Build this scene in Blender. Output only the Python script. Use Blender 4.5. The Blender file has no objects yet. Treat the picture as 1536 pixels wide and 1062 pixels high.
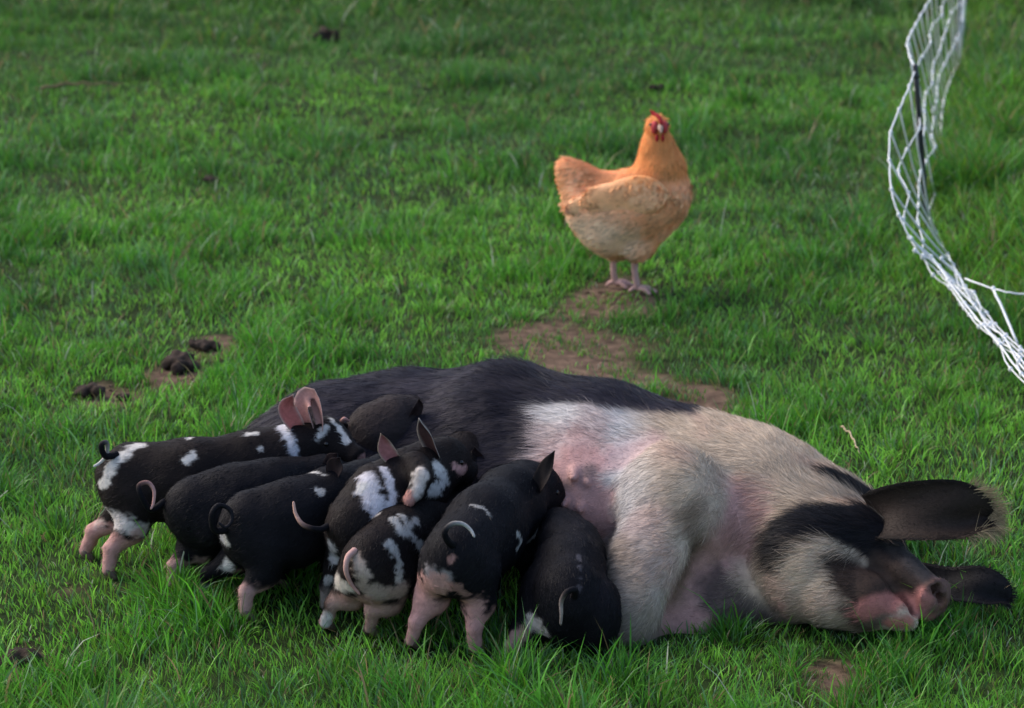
import bpy, math, random
import numpy as np
from mathutils import Vector
from mathutils.bvhtree import BVHTree
SC = bpy.context.scene
COL = SC.collection
R = math.radians
# ------------------------------------------------------------------ camera, light
CAM_H, PITCH, F = 2.2, R(16.6), 4200.0
cam = bpy.data.objects.new('camera', bpy.data.cameras.new('camera')); COL.objects.link(cam)
cam.location = (0, 0, CAM_H); cam.rotation_euler = (math.pi/2 - PITCH, 0, 0)
cam.data.sensor_width = 36; cam.data.lens = 36*F/1536
cam.data.clip_start = .1; cam.data.clip_end = 500
cam.data.dof.use_dof = True; cam.data.dof.focus_distance = 5.75; cam.data.dof.aperture_fstop = 5.0
SC.camera = cam
w = bpy.data.worlds.new('World'); SC.world = w; w.use_nodes = True
nt = w.node_tree; bg = nt.nodes['Background']
sky = nt.nodes.new('ShaderNodeTexSky'); sky.sky_type = 'NISHITA'; sky.sun_disc = False
SUN_EL, SUN_AZ = R(42), R(-62)          # behind the pigs and a little to the left
sky.sun_elevation = SUN_EL; sky.sun_rotation = SUN_AZ
sky.air_density = 1.0; sky.dust_density = 3.0
nt.links.new(sky.outputs[0], bg.inputs[0]); bg.inputs[1].default_value = 0.15
sl = bpy.data.lights.new('sun', 'SUN'); sl.energy = .85; sl.angle = R(32); sl.color = (1, .93, .84)
so = bpy.data.objects.new('sun', sl); COL.objects.link(so)
dv = Vector((math.sin(SUN_AZ)*math.cos(SUN_EL), math.cos(SUN_AZ)*math.cos(SUN_EL), math.sin(SUN_EL)))
so.rotation_euler = dv.to_track_quat('Z', 'Y').to_euler(); so.location = (-7, 9, 9)
vs = SC.view_settings; vs.view_transform = 'Standard'; vs.look = 'None'; vs.exposure = 1.0; vs.gamma = 1
SC.cycles.max_bounces = 6

# ------------------------------------------------------------------ pixel helpers (pixels of the 1536 wide photo)
sp, cp = math.sin(PITCH), math.cos(PITCH)
def ray(px, py):
    a, b = (px-768)/F, (531-py)/F
    return np.array([a, cp+b*sp, -sp+b*cp])
def P(px, py, Y):
    r = ray(px, py); return np.array([0, 0, CAM_H]) + r*(Y/r[1])
def PZ(px, py, z=0.0):
    r = ray(px, py); return np.array([0, 0, CAM_H]) + r*((z-CAM_H)/r[2])
def S(px, Y, z):
    d = Y*cp + (CAM_H-z)*sp
    return np.array([(px-768)/F*d, Y, z])
def A3(*v): return np.array(v, float)
def unit(v): v = np.asarray(v, float); return v/(np.linalg.norm(v)+1e-12)

# ------------------------------------------------------------------ noise
def hash3(i, j, k, s):
    n = (i*374761393 + j*668265263 + k*2147483647 + s*974634777) & 0xffffffff
    n = ((n ^ (n >> 13)) * 1274126177) & 0xffffffff
    n = ((n ^ (n >> 16)) * 2246822519) & 0xffffffff
    return ((n ^ (n >> 15)) & 0xffff)/65535.0
def vnoise(p, f, s=0):
    q = np.asarray(p, float)*f; i = np.floor(q).astype(np.int64); t = q-i; t = t*t*(3-2*t)
    o = 0
    for a in (0, 1):
        for b in (0, 1):
            for c in (0, 1):
                wgt = (t[..., 0] if a else 1-t[..., 0])*(t[..., 1] if b else 1-t[..., 1])*(t[..., 2] if c else 1-t[..., 2])
                o = o + wgt*hash3(i[..., 0]+a, i[..., 1]+b, i[..., 2]+c, s)
    return o
def fbm(p, f, s=0, n=3):
    o, a, t = 0, 1, 0
    for k in range(n):
        o = o + a*vnoise(p, f*2**k, s+k*17); t += a; a *= .5
    return o/t
def sstep(a, b, x):
    t = np.clip((x-a)/(b-a), 0, 1); return t*t*(3-2*t)

# ------------------------------------------------------------------ mesh helpers
def tag(o, label=None, cat=None, group=None, kind=None):
    if label: o['label'] = label
    if cat: o['category'] = cat
    if group: o['group'] = group
    if kind: o['kind'] = kind
    return o
def empty(name, loc):
    o = bpy.data.objects.new(name, None); COL.objects.link(o); o.location = Vector(loc); o.empty_display_size = .1
    o['_base'] = [float(c) for c in loc]
    return o
def base_of(o):
    return np.array(o['_base']) if o is not None and '_base' in o.keys() else np.zeros(3)
def mesh_obj(name, V, faces, mat, parent=None, col=None, smooth=True):
    """V world coordinates (n,3); faces = list of int arrays (m,k)."""
    V = np.asarray(V, float) - base_of(parent)
    me = bpy.data.meshes.new(name)
    faces = [np.asarray(f, np.int32) for f in faces if len(f)]
    me.vertices.add(len(V)); me.vertices.foreach_set('co', V.astype(np.float32).ravel())
    loops = np.concatenate([f.ravel() for f in faces])
    sizes = np.concatenate([np.full(len(f), f.shape[1], np.int32) for f in faces])
    starts = np.concatenate([[0], np.cumsum(sizes)[:-1]]).astype(np.int32)
    me.loops.add(len(loops)); me.loops.foreach_set('vertex_index', loops)
    me.polygons.add(len(sizes)); me.polygons.foreach_set('loop_start', starts)
    me.update(calc_edges=True)
    me.polygons.foreach_set('use_smooth', np.full(len(sizes), smooth, bool))
    if col is not None:
        c = np.ones((len(V), 4), np.float32); c[:, :3] = col
        at = me.color_attributes.new('Col', 'FLOAT_COLOR', 'POINT'); at.data.foreach_set('color', c.ravel())
    me.materials.append(mat); me.validate()
    o = bpy.data.objects.new(name, me); COL.objects.link(o)
    if parent is not None:
        o.parent = parent; o['_base'] = [float(c) for c in base_of(parent)]
    return o
def vnormals(V, faces):
    N = np.zeros_like(V)
    for f in faces:
        a, b, c = V[f[:, 0]], V[f[:, 1]], V[f[:, 2]]
        n = np.cross(b-a, c-a)
        if f.shape[1] == 4: n = n + np.cross(c-a, V[f[:, 3]]-a)
        for k in range(f.shape[1]):
            np.add.at(N, f[:, k], n)
    return N/(np.linalg.norm(N, axis=1, keepdims=True)+1e-12)

# ------------------------------------------------------------------ implicit bodies
def d_cone(p, a, b, ra, rb, n=None, s=1.0):
    a, b = np.asarray(a, float), np.asarray(b, float)
    pa = p-a; ba = b-a
    if n is not None:
        n = unit(n)
        pa = pa - (pa@n)[..., None]*n*(1-1/s); ba = ba - (ba@n)*n*(1-1/s)
    t = np.clip((pa@ba)/(ba@ba+1e-9), 0, 1)
    return np.linalg.norm(pa-t[..., None]*ba, axis=-1) - (ra+(rb-ra)*t)
def d_ell(p, c, ax, r):
    q = (p-np.asarray(c, float))@np.asarray(ax, float).T
    r = np.asarray(r, float)
    k0 = np.linalg.norm(q/r, axis=-1); k1 = np.linalg.norm(q/(r*r), axis=-1)+1e-9
    return k0*(k0-1)/k1
def frame(d, up=(0, 0, 1)):
    x = unit(d); z = unit(np.asarray(up)-np.dot(up, x)*x); y = np.cross(z, x)
    return np.array([x, y, z])
def smin(a, b, k):
    h = np.maximum(k-np.abs(a-b), 0)/k
    return np.minimum(a, b)-h*h*k*.25
class Body:
    def __init__(s): s.pr = []; s.lo = np.full(3, 1e9); s.hi = np.full(3, -1e9)
    def _bb(s, c, r): s.lo = np.minimum(s.lo, c-r); s.hi = np.maximum(s.hi, c+r)
    def cone(s, a, b, ra, rb, k=.03, n=None, sq=1.0):
        s.pr.append(('c', np.asarray(a, float), np.asarray(b, float), ra, rb, n, sq, k)); s._bb(s.pr[-1][1], ra*max(1, sq)); s._bb(s.pr[-1][2], rb*max(1, sq))
    def chain(s, pts, k=.03, n=None, sq=1.0):
        for (a, ra), (b, rb) in zip(pts[:-1], pts[1:]): s.cone(a, b, ra, rb, k, n, sq)
    def ell(s, c, d, r, k=.03, up=(0, 0, 1), ax=None):
        s.pr.append(('e', np.asarray(c, float), frame(d, up) if ax is None else ax, r, k)); s._bb(s.pr[-1][1], max(r))
    def cut(s, a, b, ra, rb, k=.01): s.pr.append(('x', np.asarray(a, float), np.asarray(b, float), ra, rb, k))
    def dist(s, p):
        d = None
        for q in s.pr:
            if q[0] == 'c': e = d_cone(p, q[1], q[2], q[3], q[4], q[5], q[6])
            elif q[0] == 'e': e = d_ell(p, q[1], q[2], q[3])
            else:
                d = -smin(-d, d_cone(p, q[1], q[2], q[3], q[4]), q[5]); continue
            d = e if d is None else smin(d, e, q[-1])
        return d
    def mesh(s, h, noise=None, zmin=-.02):
        lo = s.lo-3*h; hi = s.hi+3*h; lo[2] = max(lo[2], zmin)
        n = np.ceil((hi-lo)/h).astype(int)+1
        xs = [lo[i]+h*np.arange(n[i]) for i in range(3)]
        val = np.empty(n)
        for i in range(0, n[0], 16):
            g = np.stack(np.meshgrid(xs[0][i:i+16], xs[1], xs[2], indexing='ij'), -1)
            v = s.dist(g)
            if noise is not None: v = v+noise(g)
            val[i:i+16] = v
        val[:, :, 0] = np.maximum(val[:, :, 0], h*.5)
        return surface_nets(val, lo, h)
def surface_nets(v, org, h):
    s = v < 0
    X, Y, Z = v.shape
    cs = [(a, b, c) for a in (0, 1) for b in (0, 1) for c in (0, 1)]
    cut = lambda A, a, b, c: A[a:X-1+a, b:Y-1+b, c:Z-1+c]
    cnt = sum(cut(s, *c).astype(np.int8) for c in cs)
    act = (cnt > 0) & (cnt < 8)
    ijk = np.argwhere(act); idx = np.full(act.shape, -1, np.int64); idx[act] = np.arange(len(ijk))
    vals = {c: cut(v, *c)[act] for c in cs}
    pos = np.zeros((len(ijk), 3)); num = np.zeros(len(ijk))
    for a in cs:
        for ax in range(3):
            if a[ax]: continue
            b = list(a); b[ax] = 1; b = tuple(b)
            va, vb = vals[a], vals[b]; m = (va < 0) != (vb < 0)
            t = va[m]/(va[m]-vb[m]); q = np.tile(np.array(a, float), (m.sum(), 1)); q[:, ax] = t
            pos[m] += q; num[m] += 1
    V = org+h*(ijk+pos/num[:, None])
    quads = []
    for ax in range(3):
        sl0 = [slice(None)]*3; sl1 = [slice(None)]*3; sl0[ax] = slice(0, -1); sl1[ax] = slice(1, None)
        s0, s1 = s[tuple(sl0)], s[tuple(sl1)]
        e = np.argwhere(s0 != s1)
        u, w_ = (ax+1) % 3, (ax+2) % 3
        ok = (e[:, u] > 0) & (e[:, w_] > 0) & (e[:, u] < v.shape[u]-1) & (e[:, w_] < v.shape[w_]-1); e = e[ok]
        ins = s[e[:, 0], e[:, 1], e[:, 2]]
        c = []
        for du, dw in ((-1, -1), (0, -1), (0, 0), (-1, 0)):
            q = e.copy(); q[:, u] += du; q[:, w_] += dw; c.append(idx[q[:, 0], q[:, 1], q[:, 2]])
        Q = np.stack(c, 1); Q[~ins] = Q[~ins][:, ::-1]; quads.append(Q)
    Q = np.concatenate(quads); Q = Q[(Q >= 0).all(1)]
    return V, Q
def bvh_of(V, Q): return BVHTree.FromPolygons([tuple(x) for x in V.tolist()], [tuple(x) for x in Q.tolist()])
def hit(bvh, px, py):
    r = ray(px, py); o = Vector((0, 0, CAM_H)); loc, n, i, d = bvh.ray_cast(o, Vector(unit(r)))
    return None if loc is None else np.array(loc)
def poly_dist(p, pts):
    if len(pts) == 1: return np.linalg.norm(p-pts[0], axis=-1)
    d = None
    for a, b in zip(pts[:-1], pts[1:]):
        e = d_cone(p, a, b, 0, 0); d = e if d is None else np.minimum(d, e)
    return d

# ------------------------------------------------------------------ strands (hair, feathers, grass)
def sample(V, Q, n, rng, weight=None):
    T = np.concatenate([Q[:, [0, 1, 2]], Q[:, [0, 2, 3]]])
    a, b, c = V[T[:, 0]], V[T[:, 1]], V[T[:, 2]]
    ar = np.linalg.norm(np.cross(b-a, c-a), axis=1)
    if weight is not None: ar = ar*weight((a+b+c)/3)
    ti = rng.choice(len(T), n, p=ar/ar.sum())
    u = rng.random(n); v = rng.random(n); f = u+v > 1; u[f] = 1-u[f]; v[f] = 1-v[f]
    return T[ti], np.stack([1-u-v, u, v], 1)
def strands(name, root, nrm, direc, length, width, color, mat, parent, lift=.25, segs=3, rng=None, curl=0, face=None, point=True, tipcol=None):
    """thin flat strips; direc (n,3) tangent direction, lifts away from nrm."""
    n = len(root)
    t = direc - (direc*nrm).sum(1, keepdims=True)*nrm
    t /= np.linalg.norm(t, axis=1, keepdims=True)+1e-9
    side = np.cross(t, nrm)
    if face is not None:   # random twist about the strand
        side = side*np.cos(face)[:, None]+nrm*np.sin(face)[:, None]
    length = np.broadcast_to(length, n)[:, None]; width = np.broadcast_to(width, n)[:, None]
    lift = np.broadcast_to(lift, n)[:, None]
    rows = []
    k = segs
    for i in range(k+1):
        u = i/k
        c = root + t*length*u*np.sqrt(np.clip(1-lift**2, .05, 1)) + nrm*length*lift*(u-curl*u*u*.6)
        if point:
            wv = width*(1-u)**.6*.5
        else:
            wv = width*.5*(math.sin(math.pi*min(1, .25+u*.75)) if i < k else .3)
        rows.append((c, wv))
    V = []; nr = []
    for i, (c, wv) in enumerate(rows):
        if i == k and point: V.append(c); nr.append(1)
        else: V.append(c-side*wv); V.append(c+side*wv); nr.append(2)
    m = len(V); V = np.stack(V, 1).reshape(-1, 3)
    b = (np.arange(n)*m)[:, None]
    quads = []; tris = []
    for i in range(k):
        if i == k-1 and point: tris.append(b+np.array([[2*i, 2*i+1, 2*i+2]]))
        else: quads.append(b+np.array([[2*i, 2*i+1, 2*i+3, 2*i+2]]))
    C = np.repeat(color[:, None, :], m, 1)
    if tipcol is not None:
        u = np.linspace(0, 1, m)[None, :, None]; C = C*(1-u)+tipcol[:, None, :]*u
    return mesh_obj(name, V, ([np.concatenate(quads)] if quads else [])+([np.concatenate(tris)] if tris else []), mat, parent, C.reshape(-1, 3))

# ------------------------------------------------------------------ materials
def mat_attr(name, rough=.6, spec=.4, noise=0.0, nscale=60, bump=0.0, bscale=200, trans=0.0, sheen=0.0, sss=0.0):
    m = bpy.data.materials.new(name); m.use_nodes = True; t = m.node_tree; b = t.nodes['Principled BSDF']; L = t.links
    at = t.nodes.new('ShaderNodeAttribute'); at.attribute_name = 'Col'
    src = at.outputs['Color']
    tc = t.nodes.new('ShaderNodeTexCoord')
    if noise:
        nz = t.nodes.new('ShaderNodeTexNoise'); nz.inputs['Scale'].default_value = nscale; nz.inputs['Detail'].default_value = 4
        L.new(tc.outputs['Object'], nz.inputs['Vector'])
        mr = t.nodes.new('ShaderNodeMapRange'); mr.inputs[1].default_value = .3; mr.inputs[2].default_value = .7
        mr.inputs[3].default_value = 1-noise; mr.inputs[4].default_value = 1+noise; L.new(nz.outputs[0], mr.inputs[0])
        mx = t.nodes.new('ShaderNodeMix'); mx.data_type = 'RGBA'; mx.blend_type = 'MULTIPLY'; mx.inputs[0].default_value = 1
        L.new(src, mx.inputs[6]); L.new(mr.outputs[0], mx.inputs[7]); src = mx.outputs[2]
    L.new(src, b.inputs['Base Color'])
    b.inputs['Roughness'].default_value = rough; b.inputs['Specular IOR Level'].default_value = spec
    if sheen: b.inputs['Sheen Weight'].default_value = sheen; b.inputs['Sheen Roughness'].default_value = .5
    if sss:
        b.inputs['Subsurface Weight'].default_value = sss; b.inputs['Subsurface Radius'].default_value = (.012, .005, .003); b.inputs['Subsurface Scale'].default_value = .5
    if bump:
        n2 = t.nodes.new('ShaderNodeTexNoise'); n2.inputs['Scale'].default_value = bscale; n2.inputs['Detail'].default_value = 5
        L.new(tc.outputs['Object'], n2.inputs['Vector'])
        bp = t.nodes.new('ShaderNodeBump'); bp.inputs['Strength'].default_value = bump; bp.inputs['Distance'].default_value = .004
        L.new(n2.outputs[0], bp.inputs['Height']); L.new(bp.outputs[0], b.inputs['Normal'])
    if trans:
        tr = t.nodes.new('ShaderNodeBsdfTranslucent'); L.new(src, tr.inputs[0]); ms = t.nodes.new('ShaderNodeMixShader'); ms.inputs[0].default_value = trans
        L.new(b.outputs[0], ms.inputs[1]); L.new(tr.outputs[0], ms.inputs[2]); L.new(ms.outputs[0], t.nodes['Material Output'].inputs[0])
    return m
M_SKIN = mat_attr('pig_skin', .62, .05, .12, 90, .35, 260)
M_HAIR = mat_attr('pig_hair', .5, .12)
M_EAR = mat_attr('pig_ear', .65, .15, .15, 120, .2, 300, trans=.15)
M_FEATH = mat_attr('feathers', .8, .15, trans=.12)
M_HEN = mat_attr('hen_skin', .7, .2, .12, 60, .3, 200)
M_GRASS = mat_attr('grass_blades', .45, .28, trans=.42)
M_HORN = mat_attr('horn', .5, .4, .2, 150)
M_ROPE = mat_attr('polywire', .5, .4, .18, 400, .3, 800)
M_POST = mat_attr('plastic_post', .4, .5, .1, 80)
M_WOOD = mat_attr('wood', .8, .2, .3, 120, .5, 300)
def mat_soil(name):
    m = mat_attr(name, .95, .1, .5, 28, .8, 260); return m
M_SOIL = mat_soil('soil')
def mat_eye():
    m = bpy.data.materials.new('eye'); m.use_nodes = True; b = m.node_tree.nodes['Principled BSDF']
    b.inputs['Base Color'].default_value = (.006, .004, .003, 1); b.inputs['Roughness'].default_value = .12
    return m
M_EYE = mat_eye()
BLACK = A3(.0085, .0078, .0098); BROWNB = A3(.0135, .0102, .0100); WHITE = A3(.52, .49, .46); PINK = A3(.46, .25, .22); CREAM = A3(.50, .41, .31)

# ------------------------------------------------------------------ small solids
def tube(pts, rad, n=8, cap=True):
    pts = np.asarray(pts, float); m = len(pts); rad = np.broadcast_to(rad, m)
    T = np.gradient(pts, axis=0); T /= np.linalg.norm(T, axis=1, keepdims=True)+1e-12
    u = unit(np.cross(T[0], (0.13, .2, .97))); V = []
    for i in range(m):
        u = unit(u-np.dot(u, T[i])*T[i]); v = np.cross(T[i], u)
        a = np.linspace(0, 2*math.pi, n, endpoint=False)
        V.append(pts[i]+rad[i]*(np.cos(a)[:, None]*u+np.sin(a)[:, None]*v))
    V = np.concatenate(V)
    i = np.arange(m-1)[:, None]*n; j = np.arange(n)[None, :]; j2 = (j+1) % n
    Q = np.stack([i+j, i+j2, i+n+j2, i+n+j], -1).reshape(-1, 4)
    V = np.concatenate([V, pts[:1], pts[-1:]]); a = len(V)-2
    jj = np.arange(n); T1 = np.stack([np.full(n, a), (jj+1) % n, jj], 1); T2 = np.stack([np.full(n, a+1), (m-1)*n+jj, (m-1)*n+(jj+1) % n], 1)
    return V, Q, np.concatenate([T1, T2])
def join(parts):
    V = []; Q = []; T = []; o = 0
    for v, q, t in parts:
        V.append(v); Q.append(q+o); T.append(t+o); o += len(v)
    return np.concatenate(V), np.concatenate(Q), np.concatenate(T)
def ellipsoid(c, ax, r, nu=12, nv=8):
    a = np.linspace(0, 2*math.pi, nu, endpoint=False); b = np.linspace(-math.pi/2, math.pi/2, nv)[1:-1]
    g = np.stack([np.outer(np.cos(b), np.cos(a)), np.outer(np.cos(b), np.sin(a)), np.outer(np.sin(b), np.ones(nu))], -1).reshape(-1, 3)
    g = np.concatenate([g, [[0, 0, -1], [0, 0, 1]]])
    V = np.asarray(c)+(g*np.asarray(r))@np.asarray(ax); m = len(b)
    i = np.arange(m-1)[:, None]*nu; j = np.arange(nu)[None, :]; j2 = (j+1) % nu
    Q = np.stack([i+j, i+j2, i+nu+j2, i+nu+j], -1).reshape(-1, 4); jj = np.arange(nu); s = m*nu
    T = np.concatenate([np.stack([np.full(nu, s), (jj+1) % nu, jj], 1), np.stack([np.full(nu, s+1), (m-1)*nu+jj, (m-1)*nu+(jj+1) % nu], 1)])
    return V, Q, T
def smooth_path(pts, n=24):
    pts = np.asarray(pts, float); m = len(pts)
    if m < 3:
        t = np.linspace(0, 1, n)[:, None]; return pts[0]*(1-t)+pts[-1]*t
    Pp = np.concatenate([[2*pts[0]-pts[1]], pts, [2*pts[-1]-pts[-2]]])
    s = np.linspace(0, m-1-1e-6, n); i = s.astype(int); t = (s-i)[:, None]
    a, b, c, d = Pp[i], Pp[i+1], Pp[i+2], Pp[i+3]
    return .5*((2*b)+(-a+c)*t+(2*a-5*b+4*c-d)*t**2+(-a+3*b-3*c+d)*t**3)

ANIMALS = []     # (V,Q) for culling grass
def ear(name, path, wid, nrm, cup, parent, outer, inner, thick=.003, shape='point', nu=16, nv=11, fringe=None, edge=None, hairs=None):
    """path: centreline points base->tip; wid: width; nrm: direction the hollow side faces."""
    c = smooth_path(path, nu); T = np.gradient(c, axis=0)
    V1 = []; V2 = []
    for i in range(nu):
        u = i/(nu-1); t = unit(T[i]); n = unit(nrm-np.dot(nrm, t)*t); s = np.cross(t, n)
        if shape == 'point': wv = wid*(.55+.9*u-1.45*u**2.2) if u < 1 else 0
        else: wv = wid*(.80+.32*math.sin(math.pi*min(1, u*1.25)))*math.sqrt(max(0, 1-(max(0, (u-.55)/.45))**2.3))
        wv = max(wv, .0015)*.5
        for j in range(nv):
            q = 2*j/(nv-1)-1
            b = c[i]+s*q*wv+n*(cup*wv*(q*q-.4))*(1-.3*u)
            b = b+n*min(wid, wv*2)*(.12*math.sin(u*5+q*2.2)*u+.10*math.sin(q*4+u*4)*u)+s*wv*.12*math.sin(u*8+1+q*2)*abs(q)*u+s*wv*.14*(q < 0)*q*math.sin(math.pi*u)
            edge_t = thick*(1-.75*abs(q)**3)*(1-.5*u)
            V1.append(b+n*edge_t*.5); V2.append(b-n*edge_t*.5)
    V = np.array(V1+V2); N = nu*nv
    Q = []
    for i in range(nu-1):
        for j in range(nv-1):
            a = i*nv+j; Q.append((a, a+nv, a+nv+1, a+1)); Q.append((N+a, N+a+1, N+a+nv+1, N+a+nv))
    for i in range(nu-1):
        a = i*nv; Q.append((a, N+a, N+a+nv, a+nv)); a += nv-1; Q.append((a, a+nv, N+a+nv, N+a))
    for j in range(nv-1):
        a = (nu-1)*nv+j; Q.append((a, N+a, N+a+1, a+1)); Q.append((j, j+1, N+j+1, N+j))
    col = np.concatenate([np.tile(inner, (N, 1)), np.tile(outer, (N, 1))])
    if edge is not None:
        qq = np.abs(np.tile(np.linspace(-1, 1, nv), nu)); uu = np.repeat(np.linspace(0, 1, nu), nv)
        e = np.clip(sstep(.72, .98, qq)+sstep(.86, 1, uu), 0, 1)[:, None]; e = np.concatenate([e, e])
        col = col*(1-e)+np.asarray(edge)*e
    o = mesh_obj(name, V, [np.array(Q)], M_EAR, parent, col)
    if hairs:
        hV = V; hQ = np.array(Q); hN = vnormals(hV, [hQ]); tl = unit(c[-1]-c[0])
        fur('ear_hair', hV, hQ, hN, lambda p, n: np.tile(np.asarray(hairs[2]), (len(p), 1))*(.5+1.0*vnoise(p, 60, 4)[:, None]), o, hairs[0], hairs[1], .0009, lambda p: np.tile(tl, (len(p), 1))+(vnoise(p, 25, 6)[:, None]-.5)*A3(0, .3, 1.4)-A3(0, 0, .3), lift=.3, seed=7, rand=.3, var=.5)
        ANIMALS.append((hV, hQ))
    if fringe:
        cnt, ln, fc, u0 = fringe; rng = np.random.default_rng(5)
        n_ = cnt; uu = u0+(1-u0)*rng.random(n_); sg = rng.choice([-1, 1], n_)
        qq = sg*(.8+.2*rng.random(n_)); atTip = rng.random(n_) < .45
        uu = np.where(atTip, .97, uu); qq = np.where(atTip, 2*rng.random(n_)-1, qq)
        ii = np.clip((uu*(nu-1)).astype(int), 0, nu-1); jj = np.clip(((qq+1)/2*(nv-1)).round().astype(int), 0, nv-1)
        root = np.array(V1)[ii*nv+jj]
        Tn = T/(np.linalg.norm(T, axis=1, keepdims=True))
        ss = np.array([np.cross(Tn[i], unit(nrm-np.dot(nrm, Tn[i])*Tn[i])) for i in range(nu)])
        cj = rng.normal(0, .35, (40, 3))[((uu*17).astype(int)+(qq*9).astype(int)) % 40]
        d = ss[ii]*qq[:, None]*np.where(atTip, .25, .55)[:, None]+Tn[ii]*np.where(atTip, 1.0, .9)[:, None]+cj+rng.normal(0, .22, (n_, 3))+A3(0, 0, -.25)
        nn = np.tile(unit(nrm), (n_, 1))
        cc = np.asarray(fc)*(0.4+.9*rng.random((n_, 1)))
        strands('ear_fringe', root, nn, d, ln*(.25+.9*rng.random(n_)**1.6), .0009, cc, M_HAIR, o, lift=rng.normal(0, .25, n_), curl=.6)
    return o

def fur(name, V, Q, N, colfn, parent, count, length, width, flow, lift=.25, seed=0, weight=None, lenfn=None, rand=.25, var=.25):
    rng = np.random.default_rng(seed)
    T, bc = sample(V, Q, count, rng, weight)
    p = (V[T]*bc[..., None]).sum(1); n = (N[T]*bc[..., None]).sum(1); n /= np.linalg.norm(n, axis=1, keepdims=True)+1e-9
    d = flow(p)+rng.normal(0, rand, (count, 3))
    c = colfn(p, n)*(1-var+2*var*rng.random((count, 1)))
    L = length*(.6+.7*rng.random(count))
    if lenfn is not None: L = L*lenfn(p)
    return strands(name, p-n*.0006, n, d, L, width, c, M_HAIR, parent, lift=lift*(.5+rng.random(count)), segs=2, face=rng.normal(0, .5, count), curl=.5)

def spine_flow(pts):
    pts = np.array(pts); mid = (pts[:-1]+pts[1:])/2; dr = pts[:-1]-pts[1:]; dr /= np.linalg.norm(dr, axis=1, keepdims=True)
    def f(p):
        d2 = ((p[:, None, :]-mid[None])**2).sum(-1); wt = 1/(d2+.002)**2; wt /= wt.sum(1, keepdims=True)
        return wt@dr+A3(0, 0, -.45)
    return f

def trotter(parent, foot, fwd, col, s=1.0):
    fwd = unit(A3(fwd[0], fwd[1], 0)); lat = A3(-fwd[1], fwd[0], 0); parts = []
    for k in (-1, 1):
        a = foot+lat*k*.007*s+A3(0, 0, .016*s); b = foot+lat*k*.009*s+fwd*.014*s+A3(0, 0, .002)
        parts.append(tube(smooth_path([a+A3(0, 0, .008*s), a, b, b+fwd*.006*s], 7), np.array([.006, .0085, .009, .0088, .008, .006, .002])*s, 8))
    v, q, t = join(parts)
    return mesh_obj('hoof', v, [q, t], M_HORN, parent, np.tile(col, (len(v), 1)))

def curl_tail(parent, base, pts, r0, cols):
    p = smooth_path(pts, 34); rr = r0*1.15*(1-.7*np.linspace(0, 1, 34)**.8); rr[-1] *= .4
    v, q, t = tube(p, rr, 8)
    u = np.concatenate([np.repeat(np.linspace(0, 1, 34), 8), [0, 1]]); m = sstep(.35, .75, u)[:, None]
    o = mesh_obj('tail', v, [q, t], M_SKIN, parent, cols[0]*(1-m)+cols[1]*m)
    return o

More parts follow.
